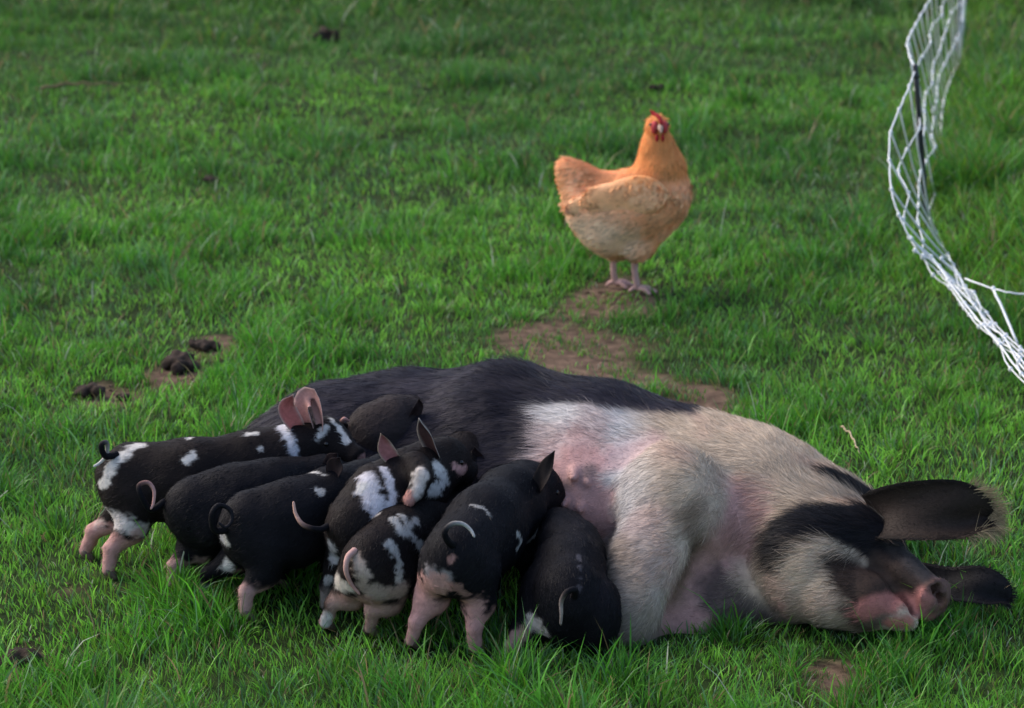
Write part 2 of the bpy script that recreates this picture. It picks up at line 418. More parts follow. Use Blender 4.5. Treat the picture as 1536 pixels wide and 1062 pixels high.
STR = np.array([[60, 20, 0], [20, 140, 60], [0, 60, 220]], float)
PIG_GROUP = 'piglets nursing along the sow'
def piglet(label, spine, hind, front=None, ears=(), tail=None, strokes=(), base=BLACK, socks=(), seed=0, sq=.86, eye=None, h=.0052, legr=.93, tailcol=(BLACK, WHITE), hoofcol=A3(.12, .08, .06), extra=None, hide_legs=()):
    """spine: (px,py,z,r) rump..snout. hind/front: ground pixels of the feet (left/right of the photo) or None for beneath the hip."""
    C = [PZ(a, b, z) for a, b, z, r in spine]; Rr = [s[3] for s in spine]
    B = Body(); nb = len(C)
    for i in range(nb-1):
        d = C[i+1]-C[i]; lat = unit(np.cross(d, (0, 0, 1)))
        B.cone(C[i], C[i+1], Rr[i], Rr[i+1], .035 if i < 3 else .02, lat, sq)
    fwd = unit((C[2]-C[0])*A3(1, 1, 0)); lat = unit(np.cross(fwd, (0, 0, 1)))   # right-hand side of the animal
    # chine and rump plumpness
    k_ = Rr[0]/.09
    base_pt = C[1]*A3(1, 1, 0)
    feet = []
    def leg(hip, foot, kind, r):
        mid = .5*(hip+foot)
        if kind == 'h':
            kn = hip*.62+foot*.38+fwd*.006; hk = hip*.24+foot*.76-fwd*.010; hk[2] = max(hk[2], .062)
            B.chain([(hip, .050*r), (kn, .036*r), (hk, .0165*r)], .016); B.chain([(hk, .0165*r), (hk*.5+foot*.5+A3(0, 0, .006), .0125*r), (foot+A3(0, 0, .018), .0130*r)], .010)
        else:
            el = hip*.6+foot*.4-fwd*.015; kn = hip*.3+foot*.7+fwd*.006
            B.chain([(hip, .042*r), (el, .026*r), (kn, .0165*r)], .02); B.chain([(kn, .0165*r), (foot+A3(0, 0, .018), .013*r)], .012)
        feet.append(foot)
    for i, k in enumerate((-1, 1)):
        if ('h', i) in hide_legs: continue
        hip = C[0]+lat*k*.040+fwd*.015+A3(0, 0, -.025)
        f = PZ(*hind[i], 0) if hind and hind[i] else (hip*A3(1, 1, 0)-fwd*.02)
        leg(hip, f, 'h', legr)
        dn = unit(f-hip)*.6+A3(0, 0, -.6); B.ell(C[0]+lat*k*.038*k_+fwd*.004+unit(dn)*.030*k_, dn, (.058*k_, .038*k_, .058*k_), .020, up=fwd)
    for i, k in enumerate((-1, 1)):
        if ('f', i) in hide_legs: continue
        hip = C[2]+lat*k*.038+A3(0, 0, -.025)
        f = front[i] if front and front[i] is not None else (hip*A3(1, 1, 0)+fwd*.008)
        if len(f) == 2: f = PZ(*f, 0)
        leg(hip, np.asarray(f), 'f', legr)
    for k in (-1, 1):      # shoulder blades
        B.ell(C[2]+lat*k*.030*k_+A3(0, 0, -.012), (-.2*fwd[0], -.2*fwd[1], -1), (.070*k_, .036*k_, .045*k_), .025, up=fwd)
    up_ = unit(np.cross(np.cross(C[1]-C[0], (0, 0, 1)), C[1]-C[0]))
    B.cut(C[0]-fwd*Rr[0]*1.12+A3(0, 0, -.02*k_), C[0]-fwd*Rr[0]*.95+A3(0, 0, -.09*k_), .007, .014, .03)
    # muzzle disc
    hd = unit(C[-1]-C[-2])
    B.ell(C[-1]+hd*Rr[-1]*.6, hd, (.008, Rr[-1]*.95, Rr[-1]*.9), .012)
    for k in (-1, 1):
        lt = unit(np.cross(hd, (0, 0, 1))); B.cut(C[-1]+hd*Rr[-1]*1.3+lt*k*.008, C[-1]+hd*Rr[-1]*.4+lt*k*.008, .0035, .003, .004)
    if extra: extra(B)
    V, Q = B.mesh(h, lambda g: (fbm(g, 16, seed, 2)-.5)*.010+(vnoise(g, 60, seed+3)-.5)*.0012)
    N = vnormals(V, [Q]); bv = bvh_of(V, Q)
    st = []
    for s in strokes:
        pts = [hit(bv, a, b) for a, b in s[0]]; pts = [p for p in pts if p is not None]
        if pts: st.append((np.array(pts), s[1]/735.0, s[2], s[3] if len(s) > 3 else 1.0))
    sock = [(feet[i], hgt, c) for i, hgt, c in socks if i < len(feet)]
    snp = C[-1]+hd*Rr[-1]
    def colour(p, n):
        nz = (fbm(p, 55, seed, 2)-.5); nz2 = vnoise(p@STR, 1, seed+9)-.5; n3 = fbm(p@STR, 1, seed+2, 2)[:, None]; n2 = fbm(p, 14, seed+5, 2)[:, None]
        c = np.tile(base, (len(p), 1))*(.75+.5*n2)
        def mix(c, m, col): return c*(1-m[:, None])+np.asarray(col)*m[:, None]
        for ft, hgt, col in sock:
            hv = np.linalg.norm((p-ft)*A3(1, 1, .0), axis=1)
            m = (1-sstep(hgt-.012, hgt+.012, p[:, 2]+nz*.035))*(1-sstep(.075, .10, hv)); c = mix(c, m, col)
        for pts, r, col, a in st:
            d = poly_dist(p, pts)+nz*(r*.9+.007)+nz2*(r*.5+.006)
            c = mix(c, (1-sstep(r*.6, r*1.35, d))*a, np.asarray(col)*(.82+.36*n3))
        c = mix(c, 1-sstep(.016, .022, np.linalg.norm(p-snp, axis=1)), PINK*.8)
        return c
    root = empty('piglet', base_pt)
    tag(root, label, 'piglet', PIG_GROUP)
    body = mesh_obj('body', V, [Q], M_SKIN, root, colour(V, N))
    L = 9000
    fur('coat', V, Q, N, colour, body, L, .014, .0009, spine_flow(C), lift=.22, seed=seed, weight=lambda q: (q[:, 2] > .03)*1.0, var=.35)
    for i, f in enumerate(feet): trotter(root, f, fwd, hoofcol)
    for e in ears:
        b0 = hit(bv, *e['path'][0][:2]); m_ = len(e['path'])
        pth = [PZ(*q) for q in e['path']] if b0 is None else [P(q[0], q[1], b0[1]+.008+(e.get('dy', 0)-.008)*i_/(m_-1)) for i_, q in enumerate(e['path'])]
        ear('ear', pth, e['w'], unit(e.get('n', (0, -1, .2))), e.get('cup', .7), root, e.get('out', base*1.2), e.get('inn', A3(.03, .018, .018)), .0035, edge=e.get('edge'))
    if tail:
        b0 = hit(bv, *tail[0][:2]); pp = []
        for i_, q in enumerate(tail):
            if b0 is None: pp.append(PZ(*q)); continue
            yy = b0[1]+.004-.020*min(1, i_/2)-.010*math.sin(i_*1.1); hq = hit(bv, q[0], q[1])
            if hq is not None and i_ > 0: yy = min(yy, hq[1]-.010)
            pp.append(P(q[0], q[1], yy))
        curl_tail(root, None, pp, .0075, tailcol)
    lt = unit(np.cross(hd, (0, 0, 1)))
    for k in (-1, 1):
        ec = C[-2]*.62+C[-1]*.38+lt*k*(Rr[-2]*.62+Rr[-1]*.38)*sq*.93+A3(0, 0, Rr[-2]*.35)
        loc, nn, ii, dd = bv.find_nearest(Vector(ec))
        v, q, t = ellipsoid(np.array(loc)-np.array(nn)*.002, frame(hd), (.0065, .0055, .0055))
        mesh_obj('eye', v, [q, t], M_EYE, root)
    ANIMALS.append((V, Q))
    return root, bv
# ================================================================== the sow
def build_sow():
    B = Body()
    sp_ = [(418, 6.20, .105, .095), (490, 6.19, .13, .125), (600, 6.17, .15, .142), (760, 6.05, .175, .172), (900, 5.90, .168, .175), (1030, 5.79, .155, .160), (1130, 5.72, .148, .150), (1215, 5.66, .13, .125)]
    ch = [(S(a, y, z), r) for a, y, z, r in sp_]
    B.chain(ch, .09, A3(.12, 1, 0), 1.3)
    B.ell(S(520, 6.07, .12), (1, -.2, 0), (.2, .18, .125), .08)                  # ham
    B.ell(S(850, 5.78, .13), (1, -.2, 0), (.2, .13, .125), .07)                # udder
    B.ell(S(700, 5.84, .12), (1, -.1, 0), (.22, .12, .11), .07)
    for i, (a, b) in enumerate(((848, 745), (872, 752), (862, 705), (884, 712))):   # teats
        q = P(a, b, 5.655+.02*(i > 1)); B.cone(q, q+A3(-.004, -.030, -.008), .014, .009, .010)
    # shoulder and near foreleg
    B.ell(P(1020, 765, 5.57), (.2, -.2, -1), (.15, .09, .11), .05)
    B.chain([(P(1005, 775, 5.56), .098), (P(972, 850, 5.445), .068), (P(957, 905, 5.37), .045), (P(944, 940, 5.355), .034), (P(905, 938, 5.40), .024)], .065)
    # under foreleg, chest
    B.chain([(P(1120, 850, 5.64), .11), (P(1095, 900, 5.50), .078), (P(1025, 928, 5.43), .058), (P(965, 945, 5.41), .038)], .03)
    B.ell(P(1125, 875, 5.60), (1, 0, 0), (.11, .10, .095), .04)
    B.ell(P(1160, 895, 5.50), (1, -.3, 0), (.085, .08, .068), .035)
    # hind legs, along the ground
    B.chain([(S(540, 6.0, .13), .11), (S(500, 5.86, .07), .06), (S(430, 5.80, .045), .035), (S(380, 5.72, .03), .024)], .05)
    B.chain([(S(640, 5.98, .16), .10), (S(600, 5.86, .06), .05), (S(560, 5.77, .04), .032), (S(530, 5.69, .03), .024)], .05)
    # neck and head
    B.chain([(P(1145, 790, 5.67), .13), (P(1205, 815, 5.55), .115)], .05)
    B.ell(P(1262, 775, 5.62), (1, -.2, -.3), (.12, .09, .075), .05)
    B.ell(P(1222, 848, 5.44), (1, -.5, -.35), (.12, .115, .12), .03)          # jowl
    B.ell(P(1280, 825, 5.46), (.8, -.5, -.4), (.11, .085, .10), .03)          # skull
    B.chain([(P(1320, 838, 5.42), .056), (P(1358, 864, 5.37), .043), (P(1393, 890, 5.335), .040)], .016)   # upper snout
    B.chain([(P(1255, 885, 5.37), .080), (P(1303, 903, 5.325), .058), (P(1342, 920, 5.300), .034), (P(1362, 930, 5.29), .024)], .012)  # lower jaw
    B.cone(P(1335, 893, 5.345), P(1362, 912, 5.325), .030, .026, .012)
    nd = unit(P(1415, 905, 5.30)-P(1375, 880, 5.36))
    B.ell(P(1401, 898, 5.325), nd, (.014, .050, .052), .010)
    B.ell(P(1343, 812, 5.42), (1, -.4, -.8), (.026, .018, .016), .016)       # eye ridge
    for a, b in ((1402, 884), (1412, 900)):
        q = P(a, b, 5.315); B.cut(q+nd*.03, q-nd*.025, .011, .007, .005)
    cr = [P(1326, 856, 5.345), P(1345, 880, 5.325), P(1362, 893, 5.310), P(1374, 918, 5.290)]
    for a, b in zip(cr[:-1], cr[1:]): B.cut(a, b, .011, .011, .010)
    # folds of the neck and armpit
    fd = [P(1020, 925, 5.37), P(1050, 878, 5.41), P(1054, 840, 5.45)]
    for a, b in zip(fd[:-1], fd[1:]): B.cut(a, b, .034, .026, .04)
    V, Q = B.mesh(.0072, lambda g: (fbm(g, 7, 3, 3)-.5)*.014+(vnoise(g*A3(1, 1, 1), 40, 9)-.5)*.003)
    N = vnormals(V, [Q]); bv = bvh_of(V, Q)
    def H(l): return np.array([q for q in (hit(bv, a, b) for a, b in l) if q is not None])
    DGREY = A3(.040, .027, .022)
    st = []
    def stroke(l, r, col, a=1.0, soft=.25):
        q = H(l)
        if len(q): st.append((q, r/735., np.asarray(col), a, soft))
    stroke([(870, 690), (850, 730), (880, 765)], 48, PINK*A3(.9, .86, .9), .8, .5)
    stroke([(920, 690), (980, 668)], 26, PINK*A3(.98, 1.05, 1.2), .55, .6)
    stroke([(885, 708)], 13, A3(.12, .10, .10), .65, .6); stroke([(850, 728)], 9, A3(.14, .11, .10), .6, .6)
    stroke([(1020, 900), (1060, 850), (1110, 800), (1120, 760)], 42, PINK, .85, .5)
    stroke([(1000, 935), (1060, 935)], 24, PINK*.9, .6, .5)
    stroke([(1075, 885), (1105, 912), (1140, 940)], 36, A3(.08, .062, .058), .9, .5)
    stroke([(1140, 800), (1150, 850)], 16, A3(.15, .12, .10), .5, .6)
    stroke([(1040, 770), (1035, 830), (1012, 890)], 22, A3(.15, .10, .065), .75, .7)  # brown shading painted down the crease between foreleg and armpit
    stroke([(925, 840), (950, 890), (955, 935)], 42, A3(.27, .20, .135), .7, .7)  # tan lower foreleg, with its shade painted in
    # dark band over the head
    stroke([(1165, 805), (1185, 785), (1225, 772), (1275, 778)], 44, BLACK, 1, .35); stroke([(1270, 798), (1300, 815), (1325, 830)], 22, BLACK, 1, .4)
    stroke([(1290, 775), (1315, 795), (1340, 810), (1358, 830)], 36, BLACK, 1, .25)
    stroke([(1250, 712), (1290, 728), (1310, 745)], 24, BLACK, 1, .3)
    stroke([(1380, 850), (1360, 835), (1345, 815)], 16, A3(.03, .026, .026), 1, .3)
    # snout
    stroke([(1272, 850), (1285, 880), (1310, 862), (1332, 882), (1310, 890)], 34, DGREY, 1, .35)
    stroke([(1350, 862), (1372, 875)], 22, DGREY*1.3, .9, .35)
    stroke([(1320, 925), (1300, 935)], 22, DGREY*.9, .8, .35)
    stroke([(1300, 915), (1330, 905), (1357, 905)], 15, PINK*A3(.78, .58, .56), .9, .5)
    stroke([(1385, 893), (1372, 915), (1390, 930)], 15, PINK*A3(.8, .62, .62), .9, .5)
    stroke([(1408, 890), (1414, 905)], 12, A3(.16, .08, .06), .9)
    stroke([(1383, 862), (1398, 874), (1412, 890)], 12, A3(.10, .06, .05), .9, .4)
    stroke([(1362, 842), (1385, 862)], 12, A3(.075, .06, .055), .9, .4)
    stroke([(1335, 935), (1362, 935)], 11, PINK*A3(.8, .55, .5), .9, .4)
    stroke([(1350, 893), (1362, 908), (1368, 920)], 6, A3(.10, .04, .035), .9, .4)
    stroke([(1172, 905), (1180, 925)], 8, PINK, .7)
    Xb = S(775, 5.85, .3)[0]
    rx = np.array([c[0] for c, r in [(q, 0) for q, _ in ch]]); ry = np.array([q[1] for q, _ in ch]); rz = np.array([q[2] for q, _ in ch])
    sn0, sn1, sn2 = P(1352, 850, 5.40), P(1393, 885, 5.345), P(1408, 898, 5.315)
    eye_p = hit(bv, 1342, 812)
    def colour(p, n):
        nz = fbm(p, 28, 40, 3)-.5; n2 = fbm(p, 9, 4, 3)[:, None]; n3 = vnoise(p, 3, 8)
        warm = sstep(S(930, 5.6, .2)[0], S(1010, 5.6, .2)[0], p[:, 0])[:, None]
        c = (WHITE*A3(.94, .95, 1.0))*(1-warm)+CREAM*A3(.96, .93, .93)*warm
        c = c*(.82+.34*n2)
        # faint skin showing through and a browner tone low down
        mk = (sstep(.45, .75, fbm(p, 11, 77, 2))*.35)[:, None]; c = c*(1-mk)+PINK*A3(.9, .85, .8)*mk
        low = (1-sstep(.0, .09, p[:, 2]+nz*.05))[:, None]*.45; c = c*(1-low)+A3(.13, .095, .07)*low
        def mix(c, m, col): return c*(1-m[:, None])+np.asarray(col)*m[:, None]
        bb = BLACK*A3(1.5, 1.5, 2.0)*(.6+.9*n2)
        # hind half black; edge slants forward over the back
        ns = vnoise(p*A3(18, 60, 60), 1, 91)-.5; edge = p[:, 0]-(Xb+.045-.075*(1-np.clip(p[:, 2], 0, .33)/.33)+nz*.07+ns*.03)
        back = np.interp(p[:, 0], rx, ry)+.012+nz*.03+sstep(.32, .42, p[:, 0])*.0
        m = np.maximum(1-sstep(-.018, .018, edge), sstep(-.012, .014, p[:, 1]-back-np.interp(p[:, 0], [0, .18, .40, .5], [-.165, -.125, -.01, .3])))
        c = mix(c, m, bb) if False else c*(1-m[:, None])+bb*m[:, None]
        grey = (sstep(.48, .72, fbm(p*A3(1, 2.5, 2.5), 8, 21, 3))*m*.13)[:, None]; c = c+grey*A3(.12, .10, .11)
        dz = d_cone(p, sn0, sn1, 0, 0)+nz*.03; mm = 1-sstep(.055, .075, dz); c = mix(c, mm, A3(.075, .05, .042)*(.7+.6*n2))
        dz = np.linalg.norm(p-sn2, axis=1)+nz*.02; mm = 1-sstep(.038, .055, dz); c = mix(c, mm, A3(.20, .115, .10)*(.5+.9*n2))
        for pts, r, col, a, soft in st:
            d = poly_dist(p, pts)+nz*r*1.1
            mm = (1-sstep(r*(1-soft), r*(1+soft), d))*a; c = mix(c, mm, col*1.0)
        return c
    root = empty('sow', S(900, 5.85, 0))
    tag(root, 'big sow lying on her side in the grass, black rump, white shoulders and dark ears', 'pig')
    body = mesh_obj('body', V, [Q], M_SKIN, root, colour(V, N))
    spn = [S(418, 6.2, .12), S(760, 6.02, .19), S(1030, 5.72, .17), S(1180, 5.58, .15), P(1300, 850, 5.42), P(1400, 900, 5.32)]
    fl0 = spine_flow(spn)
    def flow(p): 
        f = fl0(p); sw = vnoise(p, 7, 50)[:, None]-.5; sw2 = vnoise(p, 7, 51)[:, None]-.5
        front = sstep(.35, .2, p[:, 2])[:, None]
        return f+A3(.0, -.5, -.2)*front*.6+A3(1, 0, 0)*sw*.9+A3(0, 0, 1)*sw2*.9
    pinks = [s for s in st if s[2][0] > .35 or s[3] < .0]
    def lenfn(p):
        L = np.ones(len(p))
        for pts, r, col, a, soft in pinks: L = np.where(poly_dist(p, pts) < r*.9, .35, L)
        hd = np.linalg.norm(p-P(1350, 890, 5.33), axis=1); L = np.where(hd < .10, .28, L)
        L = np.where(np.abs(p[:, 0]-Xb-.02) < .06, 1.6, L)
        nk = np.linalg.norm(p-P(1215, 790, 5.5), axis=1); L = np.where(nk < .16, 1.5, L)
        return L
    fur('coat', V, Q, N, colour, body, 105000, .030, .00095, flow, lift=.20, seed=2, weight=lambda q: 1.0*(q[:, 2] > .02)*np.where(q[:, 1] > 6.05, .5, 1), lenfn=lenfn, rand=.22, var=.42)
    # ears
    n_up = unit(A3(-.05, -.85, .45))
    ear('ear', [P(1300, 775, 5.46), P(1345, 772, 5.40), P(1410, 768, 5.37), P(1460, 770, 5.37), P(1490, 776, 5.39)], .104, n_up, .75, root, BLACK, A3(.032, .022, .018), .009, 'round', 30, 17, fringe=(1500, .046, (.34, .25, .14), .70), edge=A3(.008, .007, .007), hairs=(8000, .020, (.034, .023, .018)))
    ear('ear', [P(1372, 862, 5.50), P(1420, 878, 5.46), P(1465, 880, 5.43), P(1500, 890, 5.42), P(1514, 902, 5.42)], .072, unit(A3(.2, -.7, .7)), .5, root, BLACK, BLACK*1.2, .007, 'round', 22, 13, fringe=(1200, .018, (.012, .011, .012), .1), hairs=(2600, .013, (.010, .009, .010)))
    # dark hair over ear base (tuft)
    # closed eye: lid line and lashes
    if eye_p is not None:
        v, q, t = tube(smooth_path([hit(bv, 1333, 806)+A3(0, -.001, 0), hit(bv, 1341, 815)+A3(0, -.001, 0), hit(bv, 1349, 818)+A3(0, -.001, 0)], 9), np.array([.001, .002, .0028, .003, .003, .003, .0028, .002, .001]), 6)
        mesh_obj('eyelid', v, [q, t], M_SKIN, root, np.tile(A3(.06, .045, .045), (len(v), 1)))
    for f, fw in ((P(902, 941, 5.43)*A3(1, 1, 0), (-1, -.3)), (P(960, 947, 5.415)*A3(1, 1, 0), (-1, -.2)), (S(375, 5.71, 0), (-.6, -1)), (S(527, 5.68, 0), (-.5, -1))):
        trotter(root, f, fw, A3(.06, .05, .045), 1.9)
    ANIMALS.append((V, Q))
    return root, bv
sow, sow_bvh = build_sow()

# ================================================================== the piglets
W_, K_ = WHITE, BLACK
# A
piglet('brown-black piglet farthest left with white blotches, white neck stripe and raised pink ear',
       [(200, 722, .19, .086), (290, 722, .192, .089), (385, 702, .21, .082), (440, 682, .235, .068), (488, 664, .255, .055), (526, 684, .235, .030)],
       [(128, 838), (163, 866)], None,
       ears=[dict(path=[(446, 642, .275), (430, 612, .31), (440, 592, .325)], w=.058, n=(.35, -.8, .2), cup=.8, inn=A3(.5, .17, .15), out=PINK, edge=A3(.6, .42, .36)),
             dict(path=[(466, 640, .265), (456, 606, .30), (470, 597, .31), (480, 628, .28), (484, 658, .255)], w=.064, n=(-.75, -.75, .1), cup=.8, inn=A3(.55, .29, .26), out=BROWNB, edge=A3(.6, .42, .38))],
       tail=[(176, 682, .235), (158, 684, .225), (152, 668, .245), (160, 664, .25), (160, 682, .23), (150, 694, .21), (140, 700, .20)], tailcol=(K_, WHITE),
       strokes=[([(208, 668), (190, 678), (170, 698), (155, 725), (150, 750), (148, 775)], 10, W_), ([(152, 790), (165, 800)], 10, W_*A3(1, .8, .75)),
                ([(245, 658), (285, 657)], 5, W_), ([(282, 690), (290, 684)], 7, W_), ([(370, 651), (384, 650)], 5, W_), ([(392, 672)], 5, W_*.8),
                ([(424, 640), (436, 665), (448, 700)], 9, W_*A3(.9, .95, 1.1)), ([(446, 705), (452, 730)], 7, W_*A3(.9, .95, 1.1)), ([(480, 655), (488, 640)], 6, W_), ([(500, 632), (512, 645), (522, 662)], 5, W_),
                ([(165, 770), (190, 790), (215, 795)], 14, W_*A3(.95, .9, .92)), ([(160, 800), (175, 815)], 16, PINK, .8), ([(205, 800)], 12, PINK*A3(1, 1.1, 1.15), .7)],
       socks=[(0, .085, PINK), (1, .085, PINK)], base=BROWNB, seed=11)
# B
piglet('black piglet second from the left, curled tail with a pale tip, one white sock',
       [(300, 766, .178, .079), (355, 760, .18, .086), (408, 748, .19, .08), (450, 735, .195, .068), (485, 722, .205, .055), (515, 712, .20, .030)],
       [(256, 890), (292, 858)], None,
       ears=[dict(path=[(492, 705, .235), (500, 690, .265), (506, 680, .285)], w=.045, n=(-.4, -.8, .3))],
       tail=[(248, 752, .22), (226, 764, .205), (211, 742, .232), (209, 728, .25), (222, 724, .255), (231, 736, .24), (230, 755, .215), (226, 764, .205)], tailcol=(K_, PINK*1.1),
       strokes=[([(246, 818), (250, 838)], 11, W_), ([(252, 845), (258, 870)], 15, PINK*A3(1, 1.1, 1.1))],
       socks=[(0, .07, PINK*A3(1, 1.15, 1.15))], seed=12)
# C
piglet('plump black piglet, third from the left, tightly coiled black tail with a white patch beneath',
       [(384, 792, .178, .083), (440, 784, .18, .090), (500, 762, .19, .083), (545, 740, .20, .07), (580, 720, .21, .056), (612, 716, .20, .03)],
       [(303, 898), (368, 930)], None,
       ears=[dict(path=[(500, 712, .255), (505, 697, .275), (510, 686, .29)], w=.05, n=(-.3, -.9, .3))],
       tail=[(340, 795, .20), (322, 795, .195), (318, 772, .225), (328, 758, .245), (344, 764, .24), (348, 780, .22), (338, 791, .20), (328, 784, .21)], tailcol=(K_, K_*2),
       strokes=[([(326, 797), (334, 808)], 9, W_*A3(.9, .9, 1)), ([(338, 812)], 7, W_), ([(312, 812)], 5, W_*.7), ([(480, 737)], 7, W_*.8), ([(465, 709), (485, 712)], 4, W_),
                ([(342, 850), (348, 875)], 11, W_), ([(352, 880), (362, 905)], 17, PINK*A3(1, 1.1, 1.12))],
       socks=[(1, .075, PINK*A3(1, 1.12, 1.15)), (0, .03, W_*.7)], seed=13)
# D
def d_extra(B):
    B.chain([(P(622, 702, 5.53), .035), (P(632, 716, 5.475), .022), (P(624, 736, 5.46), .017), (P(614, 750, 5.452), .016)], .010)
dp, _ = piglet('blotched piglet climbing over the others, both ears up and a white foreleg raised',
       [(536, 790, .20, .074), (574, 755, .228, .080), (622, 722, .255, .070), (648, 704, .27, .060), (668, 694, .278, .050), (696, 706, .255, .028)],
       [(488, 918), (520, 905)], None, extra=d_extra, hide_legs=(('f', 0),),
       ears=[dict(path=[(590, 690, .30), (577, 672, .325), (571, 650, .345)], w=.05, n=(.5, -.8, .1), inn=A3(.36, .14, .13), out=BROWNB, edge=A3(.4, .3, .22)),
             dict(path=[(655, 686, .30), (640, 655, .335), (628, 627, .37)], w=.048, n=(-.6, -.7, .1), inn=A3(.06, .03, .028), out=A3(.03, .022, .02), edge=A3(.35, .3, .26))],
       tail=[(492, 790, .21), (478, 794, .205), (456, 788, .21), (444, 772, .225), (440, 752, .245)], tailcol=(K_, PINK*A3(1.1, 1.2, 1.1)),
       strokes=[([(520, 712), (545, 695), (560, 690)], 3, W_*.6), ([(549, 718), (556, 745), (572, 768)], 16, W_*A3(.95, .95, 1.08)), ([(545, 730)], 10, W_), ([(576, 702), (586, 722), (590, 745), (580, 762)], 7, W_*A3(.95, .95, 1.08)),
                ([(630, 708), (626, 740)], 12, W_*A3(1, .93, .9)), ([(614, 752), (612, 744)], 9, PINK*A3(.95, .85, .8)), ([(655, 700), (668, 722), (650, 735)], 10, W_), ([(683, 700), (696, 704)], 6, PINK*1.1),
                ([(485, 772)], 8, W_*.6), ([(497, 820), (500, 840)], 10, W_*A3(.9, .9, 1)), ([(484, 840), (492, 870)], 8, W_*.6)],
       socks=[(0, .06, A3(.3, .24, .22)), (1, .05, A3(.3, .24, .22))], base=BROWNB, seed=14, sq=.9)
# H behind
piglet('dark grey piglet wedged against the rump of the sow, seen between two raised piglet heads',
       [(568, 655, .22, .078), (588, 650, .225, .080), (612, 646, .225, .068), (628, 650, .215, .055), (640, 652, .21, .045), (655, 660, .20, .028)],
       None, None,
       ears=[dict(path=[(618, 628, .31), (626, 612, .325), (628, 598, .335)], w=.038, n=(.6, -.8, .2), out=A3(.02, .016, .016))],
       tail=[(520, 640, .28), (512, 636, .285), (516, 628, .295), (524, 632, .29)], tailcol=(BROWNB, PINK),
       strokes=[([(536, 680), (540, 700)], 7, PINK*.9)], base=A3(.030, .023, .023), seed=18)
# I
piglet('black piglet with only its round head and one ear showing against the belly',
       [(662, 735, .16, .07), (672, 722, .175, .072), (688, 705, .20, .062), (692, 692, .215, .056), (694, 685, .22, .052), (712, 688, .20, .028)],
       None, None,
       ears=[dict(path=[(722, 700, .235), (717, 685, .255), (712, 670, .275)], w=.045, n=(-.5, -.8, .2), out=A3(.02, .014, .014), inn=A3(.03, .018, .018))],
       base=BROWNB, seed=19)
# J
piglet('black piglet squeezed low in the middle of the litter, tan edged ear laid flat',
       [(650, 800, .12, .062), (655, 780, .14, .064), (668, 752, .17, .056), (676, 742, .185, .052), (684, 736, .19, .048), (712, 740, .17, .026)],
       None, None,
       ears=[dict(path=[(668, 722, .225), (688, 712, .235), (708, 706, .24)], w=.036, n=(-.1, -.5, .8), out=A3(.02, .014, .012), inn=A3(.12, .05, .035), edge=A3(.42, .22, .13))],
       seed=20)
# E
piglet('small mottled piglet seen from behind in the front row, pink tail hanging down',
       [(562, 848, .155, .079), (595, 820, .165, .079), (632, 795, .165, .072), (655, 780, .165, .058), (672, 770, .16, .048), (690, 765, .145, .026)],
       [(488, 945), (555, 955)], None,
       tail=[(533, 826, .20), (522, 836, .19), (519, 856, .165), (527, 876, .135), (540, 892, .115)], tailcol=(PINK*A3(1, 1.1, 1.1), PINK),
       strokes=[([(540, 776), (565, 772)], 6, W_*A3(.95, .9, .85)), ([(505, 820), (520, 800)], 6, W_), ([(590, 778), (600, 795), (622, 805)], 7, W_*.75), ([(615, 790), (625, 780)], 6, W_*.6), ([(602, 772), (608, 780)], 5, W_*.6),
                ([(585, 815), (600, 845), (600, 870)], 8, W_*.8), ([(628, 815), (636, 835)], 8, W_*.7), ([(497, 850), (503, 870), (520, 880)], 13, W_*A3(1, .95, .9)), ([(535, 835), (545, 865)], 11, W_*A3(.75, .62, .55)),
                ([(548, 880), (575, 893), (600, 885)], 15, A3(.33, .25, .21)), ([(552, 905), (555, 930)], 20, PINK*A3(.85, .95, .9)), ([(518, 900), (505, 925)], 12, PINK*A3(.8, .85, .8), .8), ([(490, 925), (486, 935)], 9, W_)],
       socks=[(1, .09, PINK*A3(.8, .95, .9)), (0, .035, PINK*.9)], base=BROWNB, seed=15)
# F
piglet('largest black piglet in the front row, tail curled up and both hind legs bare pink',
       [(686, 838, .20, .083), (728, 795, .21, .090), (765, 757, .22, .080), (785, 740, .22, .068), (805, 738, .215, .055), (835, 752, .185, .03)],
       [(617, 974), (713, 982)], None,
       ears=[dict(path=[(806, 735, .25), (818, 708, .285), (832, 676, .33)], w=.05, n=(-.7, -.7, .1), out=A3(.014, .011, .011), inn=A3(.02, .015, .015))],
       tail=[(680, 818, .235), (672, 812, .24), (667, 798, .255), (678, 786, .27), (694, 786, .27), (706, 795, .26), (712, 806, .245)], tailcol=(K_, W_*.8),
       strokes=[([(707, 757), (725, 762), (733, 770)], 2.6, W_*.6), ([(776, 800), (782, 812), (776, 822)], 5, W_*.8), ([(815, 785), (805, 800), (792, 812)], 4, W_*.6), ([(676, 838), (677, 842)], 5, PINK*.6),
                ([(622, 868), (645, 862), (664, 865)], 13, A3(.22, .2, .21)), ([(625, 885), (655, 878)], 20, PINK*A3(1.05, 1.08, 1.1)), ([(632, 905), (624, 945)], 22, PINK*A3(1.05, 1.05, 1.08)), ([(708, 905), (713, 950)], 19, PINK*A3(1.05, 1.05, 1.08)), ([(682, 878), (700, 892)], 6, PINK*.6)],
       socks=[(0, .11, PINK*A3(1.05, 1.05, 1.08)), (1, .095, PINK*A3(1.05, 1.05, 1.08))], seed=16)
